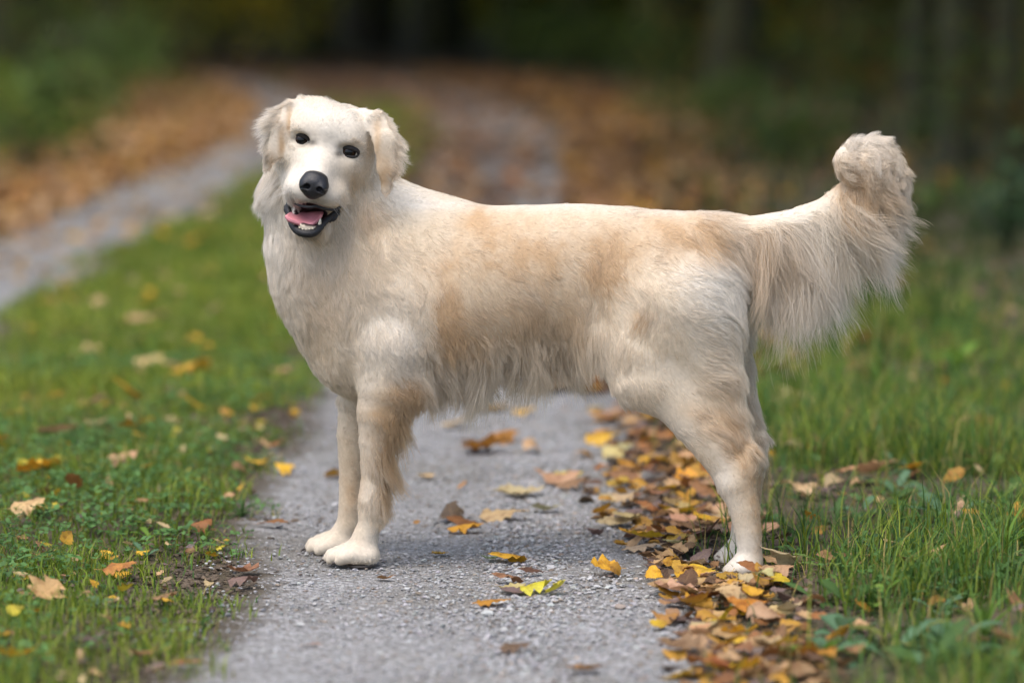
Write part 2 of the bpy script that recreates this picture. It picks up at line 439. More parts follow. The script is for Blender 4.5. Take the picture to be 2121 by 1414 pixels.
for a_ in (
    ('broadleaf_plant', 'broad bluish-green dock plant in the blurred grass at the lower right', 1745, 1330, 6, .085, .017, BLU, 'dock', 1),
    ('broadleaf_plant', 'broad dark-leaved plant at the bottom edge beyond the leaf drift', 1925, 1405, 6, .09, .018, DRK, 'dock', 2),
    ('broadleaf_plant', 'pale green toothed weed just behind the hock of the dog', 1668, 985, 6, .085, .011, (.10, .20, .07), 'dandelion', 3),
    ('broadleaf_plant', 'yellow-green toothed weed standing up in the grass behind the dog', 1800, 985, 7, .10, .011, (.14, .21, .03), 'dandelion', 4),
    ('broadleaf_plant', 'upright light green weed near the right edge below the dark wood', 2060, 1010, 6, .08, .012, (.12, .20, .04), 'dock', 5),
    ('broadleaf_plant', 'yellowing leafy weed at the bottom right among the grass', 1860, 1350, 5, .10, .010, (.17, .20, .05), 'dock', 6),
    ('broadleaf_plant', 'glossy round-leaved weed at the edge of the gravel on the strip', 395, 1075, 5, .035, .010, BLU, 'dock', 7),
    ('broadleaf_plant', 'small dark rosette of leaves at the left edge of the grass strip', 20, 1040, 7, .045, .009, DRK, 'dock', 8),
    ('broadleaf_plant', 'light blue-green broad leaves low in the strip at the lower left', 215, 1270, 6, .045, .009, (.09, .17, .08), 'dock', 9),
    ('broadleaf_plant', 'bushy fresh green weed below the plume of the tail', 1720, 830, 8, .10, .013, GRN, 'dandelion', 10),
    ('broadleaf_plant', 'loose leafy weed against the dark wood right of the tail', 1985, 800, 8, .15, .018, GRN, 'dock', 12),
    ('grass_tuft', 'thin dark upright grass tuft in the strip left of the front paws', 500, 1075, 22, .062, .0016, DRK, 'blade', 13),
    ('grass_tuft', 'dense bright tuft of fine grass at the edge of the strip', 425, 1120, 26, .045, .0014, GRN, 'blade', 14),
    ('grass_tuft', 'dark fine grass tuft right behind the near hind paw', 1665, 1135, 26, .09, .0018, DRK, 'blade', 15),
    ('grass_tuft', 'tall stiff grass tuft below the tail plume', 1830, 850, 22, .15, .0032, GRN, 'blade', 16),
    ('grass_tuft', 'bent yellow-green grass stalk crossing over in the right verge', 1812, 1160, 4, .12, .0028, (.16, .25, .04), 'blade', 17),
    ('grass_tuft', 'broad arching grass tuft at the right edge of the verge', 2075, 1180, 16, .12, .0034, GRN, 'blade', 18),
    ('grass_tuft', 'tall blurred grass tuft at the lower right corner', 2040, 1330, 18, .11, .003, GRN, 'blade', 19),
    ('grass_tuft', 'arching dark tuft of grass in front of the wood', 1960, 1090, 20, .12, .0024, DRK, 'blade', 20),
    ('grass_tuft', 'short spreading tuft of grass at the left edge low in the strip', 130, 1190, 18, .05, .0016, GRN, 'blade', 21)):
    nm, lab, u, v, n, L, W, col, kd, sd = a_
    plant(nm, lab, u, v, n, L, W, col, kd, sd, 'weeds in the grass' if nm == 'broadleaf_plant' else 'tufts of taller grass', (5, 40) if kd == 'blade' else (20, 70), 'plant' if nm == 'broadleaf_plant' else 'grass tuft')

rw = random.Random(63)
for k in range(46):
    u, v = rw.uniform(1650, 2115), rw.uniform(830, 1390)
    kd = rw.choice(('dock', 'dandelion', 'dock'))
    wh = ('back of the verge' if v < 1000 else 'middle of the verge' if v < 1190 else 'bottom of the verge') + (' near the right edge' if u > 1890 else ' near the dog')
    plant('broadleaf_plant', f"small {'toothed' if kd == 'dandelion' else 'broad-leaved'} weed at the {wh}", u, v, rw.randint(4, 7), rw.uniform(.05, .10), rw.uniform(.010, .018), rw.choice((BLU, GRN, (.12, .2, .05), DRK)), kd, 700 + k, 'small weeds of the verge', (25, 75))
for k in range(14):
    u, v = rw.uniform(10, 430), rw.uniform(880, 1390)
    wh = 'high up' if v < 1050 else 'half way down' if v < 1220 else 'low down'
    plant('broadleaf_plant', f"small low weed in the grass strip {wh} {'by the left edge' if u < 215 else 'toward the gravel'}", u, v, rw.randint(4, 6), rw.uniform(.025, .045), rw.uniform(.006, .009), rw.choice((BLU, GRN, DRK)), rw.choice(('dock', 'dandelion')), 760 + k, 'small weeds of the strip', (35, 80))

# ------------------------------------------------------------------ the wood
def bark(name, c_a, c_b, moss):
    m = NT(name)
    tc = m.n('TexCoord').outputs['Object']
    mp = m.n('Mapping'); m.l(tc, mp.inputs['Vector']); mp.inputs['Scale'].default_value = (6, 6, 1.2)
    n1 = m.noise(3, 6, .6, mp.outputs[0]); n2 = m.noise(1.1, 4, .5, tc)
    c = m.mix(n1.outputs[0], c_a, c_b)
    c = m.mix(m.ramp(n2.outputs[0], [(.4, (0, 0, 0)), (.6, (moss, moss, moss))]), c, (.075, .085, .012))
    m.bump(n1.outputs[0], .7, .03)
    return m.set(Base_Color=c, Roughness=.9)
bark_dark = bark('beech_bark', (.018, .015, .010), (.040, .035, .024), .5)
bark_moss = bark('mossy_bark', (.08, .08, .025), (.15, .15, .04), .95)
leaf_mat = leafy_material('tree_leaf', .4)
def trunk_mesh(name, h, r0, seed, lean=(0, 0), limbs=7, limb_from=.35):
    rr = np.random.default_rng(seed)
    V, F = [], []
    def tube(pts, rad, sides):
        o = len(V)
        for k, p in enumerate(pts):
            d = pts[min(k + 1, len(pts) - 1)] - pts[max(k - 1, 0)]; d = d / np.linalg.norm(d)
            e = np.cross(d, (1, 0, 0) if abs(d[0]) < .9 else (0, 1, 0)); e /= np.linalg.norm(e); f = np.cross(d, e)
            for j in range(sides):
                a = 6.2832 * j / sides
                V.append(p + rad[k] * (np.cos(a) * e + np.sin(a) * f) * (1 + .08 * rr.standard_normal()))
        for k in range(len(pts) - 1):
            for j in range(sides):
                F.append((o + k * sides + j, o + k * sides + (j + 1) % sides, o + (k + 1) * sides + (j + 1) % sides, o + (k + 1) * sides + j))
    n = 10
    s = np.linspace(0, 1, n)
    wx, wy = rr.normal(0, .012, n).cumsum() * h * .3, rr.normal(0, .012, n).cumsum() * h * .3
    pts = np.stack((lean[0] * s * h + wx, lean[1] * s * h + wy, s * h - .15), 1)
    rad = r0 * (1 - .8 * s); rad[0] *= 1.55
    tube(pts, rad, 9)
    tips = []
    for q in range(limbs):
        t = limb_from + (.95 - limb_from) * q / limbs
        k = int(t * (n - 1)); p0 = pts[k]
        a = q * 2.4 + rr.random(); L = h * (.18 + .14 * rr.random())
        e = p0 + np.array((math.cos(a) * L, math.sin(a) * L, L * (.25 + .4 * rr.random())))
        mid = (p0 + e) / 2 + np.array((0, 0, .08 * L))
        tube([p0, mid, e], [rad[k] * .5, rad[k] * .32, rad[k] * .08], 5)
        tips += [mid, e]
    tips.append(pts[-1])
    return mesh_np(name, np.array(V), np.array(F)), np.array(tips)
def leaf_cloud(name, centres, spread, n, size, cols, seed, zsq=.7):
    r = np.random.default_rng(seed)
    c = centres[r.integers(0, len(centres), n)]
    P0 = c + r.normal(0, 1, (n, 3)) * spread * np.array((1, 1, zsq))
    q = r.normal(0, 1, (n, 3)); q /= np.linalg.norm(q, axis=1)[:, None]
    e = np.cross(q, r.normal(0, 1, (n, 3))); e /= np.linalg.norm(e, axis=1)[:, None]
    s = (size * (.5 + r.random(n)))[:, None]
    V = np.stack((P0 - e * s * .5, P0 + q * s * .28, P0 + e * s * .5, P0 - q * s * .28), 1).reshape(-1, 3)
    cols = np.array(cols)
    clump = r.integers(0, len(cols), len(centres))
    near = np.linalg.norm(P0[:, None] - centres[None], axis=2).argmin(1)
    pick = np.where(r.random(n) < .7, clump[near], r.integers(0, len(cols), n))
    C = cols[pick] * (.7 + .6 * r.random((n, 1)))
    return mesh_np(name, V, np.arange(4 * n).reshape(-1, 4), True, np.repeat(C, 4, 0))
GREENS = [(.035, .065, .012), (.05, .085, .015), (.08, .10, .016), (.14, .12, .016)]
tree_kinds = []
for k, (h, r0) in enumerate(((15, .26), (17, .34), (13, .17), (9, .075))):
    tm, tips = trunk_mesh('trunk', h, r0, 300 + k, (.01 * k, 0), 9)
    cm = leaf_cloud('crown', tips, .11 * h, 950, .062 * h, GREENS, 310 + k)
    tree_kinds.append((tm, cm))
tree_no = {}
def tree(kind, x, y, label, mossy=False, rot=0.0, sc=1.0, tilt=0.0, name='beech_tree'):
    root = empty(name, (x, y, float(ground_z(x, y))), rot)
    root.scale = (sc, sc, sc); root.rotation_euler[1] = tilt
    tm, cm = tree_kinds[kind]
    t = link('trunk', tm, root)
    if not tm.materials: tm.materials.append(bark_dark)
    t.material_slots[0].link = 'OBJECT'; t.material_slots[0].material = bark_moss if mossy else bark_dark
    link('crown', cm, root, leaf_mat)
    return tag(root, label, 'tree', 'trees of the wood')
def tx(u, y): return (u - 1060.5) * K * y * 1.005
near_trees = [
    (0, 640, 47, 'broad dark trunk standing behind the bend of the track', 0), (1, 760, 52, 'thick black trunk above the head of the dog', 0),
    (1, 905, 50, 'dark trunk at the top centre beside the bend', 0), (2, 1062, 49, 'mossy yellow-green trunk in the middle of the wood', 1),
    (2, 1185, 46, 'slim mossy trunk above the back of the dog', 1), (1, 1290, 55, 'dark trunk between two mossy ones', 0),
    (2, 1352, 40, 'bright moss-grown trunk right of the middle', 1), (0, 1440, 48, 'dark trunk next to the bright mossy one', 0),
    (2, 1512, 30, 'pale grey trunk above the rump of the dog', 0), (1, 1640, 44, 'dark trunk far behind the base of the tail', 0),
    (2, 1760, 36, 'thin dark trunk far above the tail tip', 0), (3, 1900, 21, 'straight dark trunk right of the tail plume', 0),
    (3, 1962, 18, 'thin grey sapling trunk right of the tail plume', 0), (0, 2040, 33, 'dark trunk near the right edge of the wood', 0),
    (3, 2098, 19, 'slender leaning sapling in the upper right corner', 0), (0, 420, 58, 'far trunk over the bend on the left', 0),
    (2, 250, 44, 'trunk standing on the left bank', 0), (1, 40, 40, 'trunk at the left edge above the bank', 0)]
for k, (kd, u, y, lab, ms) in enumerate(near_trees):
    tree(kd, tx(u, y), y, lab, bool(ms), k * 1.7, 1.0, -.16 if 'leaning' in lab else 0.0)
r = random.Random(5)
spots = [(tx(u, y), y) for (_, u, y, _, _) in near_trees]
far_i = 0
for k in range(900):
    y = r.uniform(10, 78); side = r.choice((-1, 1, 1))
    x = r.uniform(2.7 + max(0, 14 - y) * .1, 14) if side > 0 else -r.uniform(4.2, 15)
    if y > 55: x = r.uniform(-14, 14)
    if y < 26 and side < 0: continue
    if abs(x - float(right_track_x(np.array(y)))) < 2.2 and y < 58: continue
    if any((x - a) ** 2 + (y - b) ** 2 < 1.9 ** 2 for a, b in spots): continue
    spots.append((x, y)); far_i += 1
    if far_i > 46: break
    inview = abs(x) < y * .15
    tree(r.choice((0, 1, 2, 2)), x, y, 'one of the dim trunks deep in the dark wood' if inview else 'tree of the wood beside the track, out of frame', r.random() < .25, r.uniform(0, 6), r.uniform(.85, 1.15))


# the far end of the wood: one mass
rf = np.random.default_rng(431)
fc = np.stack((rf.uniform(-24, 24, 260), rf.uniform(80, 92, 260), np.where(np.arange(260) < 170, rf.uniform(.1, 2.2, 260), rf.uniform(2, 9, 260))), 1)
tag(link('far_wood', leaf_cloud('far_wood', fc, 1.1, 15000, .7, [(.06, .07, .012), (.09, .10, .015), (.13, .12, .015), (.05, .05, .012)], 432), mat=leaf_mat), 'olive mass of leaves closing the wood at its far end', 'wood', kind='stuff')
# undergrowth: bushes, each a thing with stems and foliage
def bush(name, label, u, y, w, h, n, cols, seed, size=.05, x=None):
    r_ = np.random.default_rng(seed)
    x = tx(u, y) if x is None else x
    root = tag(empty(name, (x, y, float(ground_z(x, y)))), label, 'bush', 'undergrowth at the edge of the wood')
    V, F, tips = [], [], []
    for s in range(7):
        a = r_.random() * 6.28; e = np.array((math.cos(a) * w * .42, math.sin(a) * w * .42, h * (.55 + .4 * r_.random())))
        for kk, (t, rad) in enumerate(((0, .012), (.5, .008), (1, .003))):
            p = e * t * np.array((t ** .4, t ** .4, 1)); o = len(V)
            for j in range(4): V.append(p + rad * np.array((math.cos(j * 1.571), math.sin(j * 1.571), 0)))
            if kk:
                for j in range(4): F.append((o - 4 + j, o - 4 + (j + 1) % 4, o + (j + 1) % 4, o + j))
            tips.append(p) if kk else None
        tips += [e * np.array((.8, .8, .7)), e * np.array((1.05, 1.05, .45)), e * np.array((.5, .5, .85))]
    link('stem', mesh_np('stem', np.array(V), np.array(F)), root, bark_dark)
    link('foliage', leaf_cloud('foliage', np.array(tips), .16 * (w + h) / 2, n, size, cols, seed + 5), root, leaf_mat)
    return root
DG = [(.055, .105, .02), (.075, .13, .028), (.10, .155, .02), (.085, .10, .03)]
YG = [(.32, .29, .02), (.24, .25, .025), (.36, .27, .02)]
OG = [(.20, .105, .012), (.13, .10, .012), (.05, .08, .015), (.06, .055, .012)]
for a_ in (('bush', 'green bush on the bank at the left edge', 60, 19, .9, .55, 1300, DG, 401), ('bush', 'dark green bush behind the one at the left edge', 230, 27, 1.3, .75, 1300, DG, 402),
    ('bush', 'mixed green and orange bush in the upper left corner', 90, 29, 1.5, 1.3, 1500, DG + OG, 403), ('bush', 'brownish bush with yellow leaves on the left bank', 300, 37, 1.6, 1.3, 1400, DG + OG, 404),
    ('bush', 'yellow-green glowing sapling foliage over the bend of the track', 470, 41, 2.0, 1.9, 1500, YG, 405, .11), ('bush', 'dim yellow-green foliage left of the glowing sapling', 380, 58, 3.0, 2.4, 1200, YG + DG, 406, .16),
    ('bush', 'low green bush just right of the bend', 1090, 44, 1.6, .75, 1300, DG, 407, .07), ('bush', 'low green bush under the bright mossy trunk', 1230, 39, 1.7, .7, 1300, DG, 408, .07),
    ('bush', 'low dark bush right of the bright mossy trunk', 1400, 34, 1.5, .6, 1200, DG, 409, .06), ('bush', 'yellow-leaved bush beside the pale grey trunk', 1455, 31, .8, .75, 700, OG, 410, .05),
    ('bush', 'dim bush with orange leaves above the tail base', 1650, 29, 1.5, .8, 1200, OG + DG, 411, .05), ('bush', 'bush with golden leaves left of the straight dark trunk', 1790, 24, 1.0, .75, 1000, OG + DG, 412, .045),
    ('bush', 'russet bush between the two trunks on the right', 1945, 22, .8, .85, 700, [(.16, .07, .02), (.10, .06, .02), (.05, .06, .015)], 413, .04), ('bush', 'dark bush at the right edge of the wood', 2090, 17, .9, .8, 1100, DG + OG, 414, .04),
    ('bush', 'bluish-green low bush right of the tail plume', 2080, 12.5, .35, .35, 420, [(.04, .09, .045), (.05, .10, .03)], 415, .035), ('bush', 'low green bush under the rightmost trunks', 1900, 13.5, .5, .25, 420, DG, 416, .04),
    ('bush', 'olive sapling thicket at the top left of the middle', 830, 60, 3.5, 2.2, 1300, YG + DG, 421, .17), ('bush', 'olive sapling thicket behind the dark trunks at the top centre', 980, 57, 3.0, 2.2, 1300, YG + DG, 422, .16),
    ('bush', 'yellow-olive thicket behind the mossy trunks', 1130, 55, 3.0, 2.4, 1300, YG, 423, .16), ('bush', 'olive thicket between the mossy trunk and the pale one', 1290, 50, 2.6, 2.0, 1200, YG + DG, 424, .15),
    ('bush', 'yellow-green thicket far behind the tail', 1600, 42, 2.4, 1.8, 1200, YG + DG, 425, .13), ('bush', 'golden olive thicket at the top right', 1820, 38, 2.2, 1.7, 1200, YG + OG, 426, .12), ('bush', 'olive brown thicket in the top right corner', 2030, 36, 2.0, 1.6, 1200, OG + DG, 427, .12),
    ('bush', 'green bush behind the rump in the verge', 1440, 25, .9, .35, 700, DG, 417, .05), ('bush', 'dim green bush left of the tail plume', 1620, 19, .8, .35, 800, DG, 418, .045)):
    bush(*a_)

# ------------------------------------------------------------------ fallen leaves
m = NT('dry_leaf')
oi = m.n('ObjectInfo'); at_ = m.n('Attribute', _attribute_name='tint')
uvn = m.n('UVMap'); sx = m.n('SeparateXYZ'); m.l(uvn.outputs[0], sx.inputs[0])
wv = m.n('Math', _operation='ABSOLUTE'); m.l(sx.outputs[1], wv.inputs[0])
sub = m.n('Math', _operation='SUBTRACT'); m.l(sx.outputs[0], sub.inputs[0]); 
mulv = m.n('Math', _operation='MULTIPLY', i1=.28); m.l(wv.outputs[0], mulv.inputs[0]); m.l(mulv.outputs[0], sub.inputs[1])
fr = m.n('Math', _operation='MULTIPLY', i1=56.0); m.l(sub.outputs[0], fr.inputs[0])
sn = m.n('Math', _operation='SINE'); m.l(fr.outputs[0], sn.inputs[0])
vein = m.ramp(sn.outputs[0], [(.55, (0, 0, 0)), (.98, (1, 1, 1))])
rib = m.ramp(wv.outputs[0], [(.03, (1, 1, 1)), (.09, (0, 0, 0))])
lines = m.mix(1.0, vein, rib, 'LIGHTEN')
nz = m.noise(60, 5); nz2 = m.noise(230, 3)
base = m.mix(1.0, oi.outputs['Color'], at_.outputs['Color'], 'MULTIPLY')
spot = m.ramp(nz.outputs[0], [(.50, (0, 0, 0)), (.68, (.75, .75, .75))])
c = m.mix(spot, base, m.mix(1.0, base, (.42, .30, .22), 'MULTIPLY'))
c = m.mix(.25, c, nz2.outputs[0], 'OVERLAY')
fac = m.n('Math', _operation='MULTIPLY', i1=.30); m.l(lines, fac.inputs[0])
c = m.mix(fac.outputs[0], c, m.mix(.6, base, (.33, .22, .10)))
m.bump(lines, .5, .0015)
m.set(Base_Color=c, Roughness=.55, Specular_IOR_Level=.4)
tr = m.n('BsdfTranslucent'); m.l(c, tr.inputs[0])
mx = m.n('MixShader'); mx.inputs[0].default_value = .22
m.l(m.b.outputs[0], mx.inputs[1]); m.l(tr.outputs[0], mx.inputs[2]); m.l(mx.outputs[0], m.out.inputs[0])
dry_leaf_mat = m.m
def leaf_shape(seed, kind):
    """unit leaf: length 1 along x, curled; returns V, F, UV"""
    r = np.random.default_rng(seed)
    ns, na = 11, 5
    s = np.linspace(0, 1, ns)
    if kind == 'beech': w = .33 * np.sin(np.clip(s, 0, 1) ** .85 * math.pi) ** .8
    elif kind == 'birch': w = .40 * np.sin(s ** .6 * math.pi) ** .9
    elif kind == 'maple': w = .44 * np.sin(s ** .75 * math.pi) ** .6 * (1 + .38 * np.sin(s * 15.5 + .6))
    else: w = .20 * np.sin(s ** .9 * math.pi) ** .8
    w = np.maximum(w * (1 + .10 * (-1) ** np.arange(ns)), .008)
    c1, c2 = r.uniform(.5, 2.2) * r.choice((-1, 1, 1)), r.uniform(-.6, 1.3)
    tw = r.normal(0, .5)
    V, UV = [], []
    ax = s * c2
    cx = np.concatenate(([0], np.cumsum(np.cos(ax[:-1] - c2 / 2)) / (ns - 1))); cz = np.concatenate(([0], np.cumsum(np.sin(ax[:-1] - c2 / 2)) / (ns - 1)))
    for k in range(ns):
        for j in range(na):
            t = (j / (na - 1)) * 2 - 1
            ww = w[k] * (1 + .08 * r.standard_normal() * (abs(t) == 1))
            a = t * w[k] * c1 * 1.6 + tw * (s[k] - .5)
            lat = t * ww * (np.sinc(t * w[k] * c1 * .5)) 
            h = abs(t) * ww * (.5 * abs(math.sin(w[k] * c1 * 1.6)) * np.sign(c1) + .12) + t * ww * math.sin(tw * (s[k] - .5)) + .015 * math.sin(k * 3.1 + t * 2)
            V.append((cx[k], lat, cz[k] + h + .02 * r.standard_normal() * abs(t))); UV.append((s[k], t))
    V = np.array(V); V[:, 2] -= np.percentile(V[:, 2], 12)
    F = [(k * na + j, k * na + j + 1, (k + 1) * na + j + 1, (k + 1) * na + j) for k in range(ns - 1) for j in range(na - 1)]
    # stalk
    o = len(V); a0 = V[na // 2]
    st = np.array([a0 + (0, .008, 0), a0 - (0, .008, 0), a0 + (-.22, -.01, .05), a0 + (-.22, .012, .05)])
    V = np.vstack((V, st)); UV += [(0, 0)] * 4; F.append((o, o + 1, o + 2, o + 3))
    return V, np.array(F), np.array(UV)
SHAPES = {}
for kd, ks in (('beech', range(6)), ('birch', range(4)), ('maple', range(4)), ('willow', range(3))):
    SHAPES[kd] = [leaf_shape(500 + 17 * k + len(kd), kd) for k in ks]
LMESH = {kd: [mesh_np('fallen_leaf', V, F, True, np.ones(3), UV) for V, F, UV in v] for kd, v in SHAPES.items()}
for v in LMESH.values():
    for me in v: me.materials.append(dry_leaf_mat)
LC = dict(yellow=(.62, .36, .025), gold=(.42, .22, .025), lemon=(.52, .42, .035), brown=(.25, .135, .06), dark=(.10, .058, .034), tan=(.47, .30, .15),
          rust=(.26, .105, .03), cream=(.50, .38, .20), green=(.28, .34, .17), purple=(.16, .11, .10), orange=(.38, .17, .035))
def fallen_leaf(kd, k, x, y, size, col, rz, tilt, label, group, dz=.0):
    o = bpy.data.objects.new('fallen_leaf', LMESH[kd][k % len(LMESH[kd])])
    S.collection.objects.link(o)
    o.location = (x, y, float(ground_z(x, y)) + .010 + dz)
    o.rotation_euler = (tilt[0], tilt[1], rz); o.scale = (size,) * 3
    o.color = (*[c_ * random.uniform(.85, 1.15) for c_ in LC[col]], 1)
    return tag(o, label, 'leaf', group)
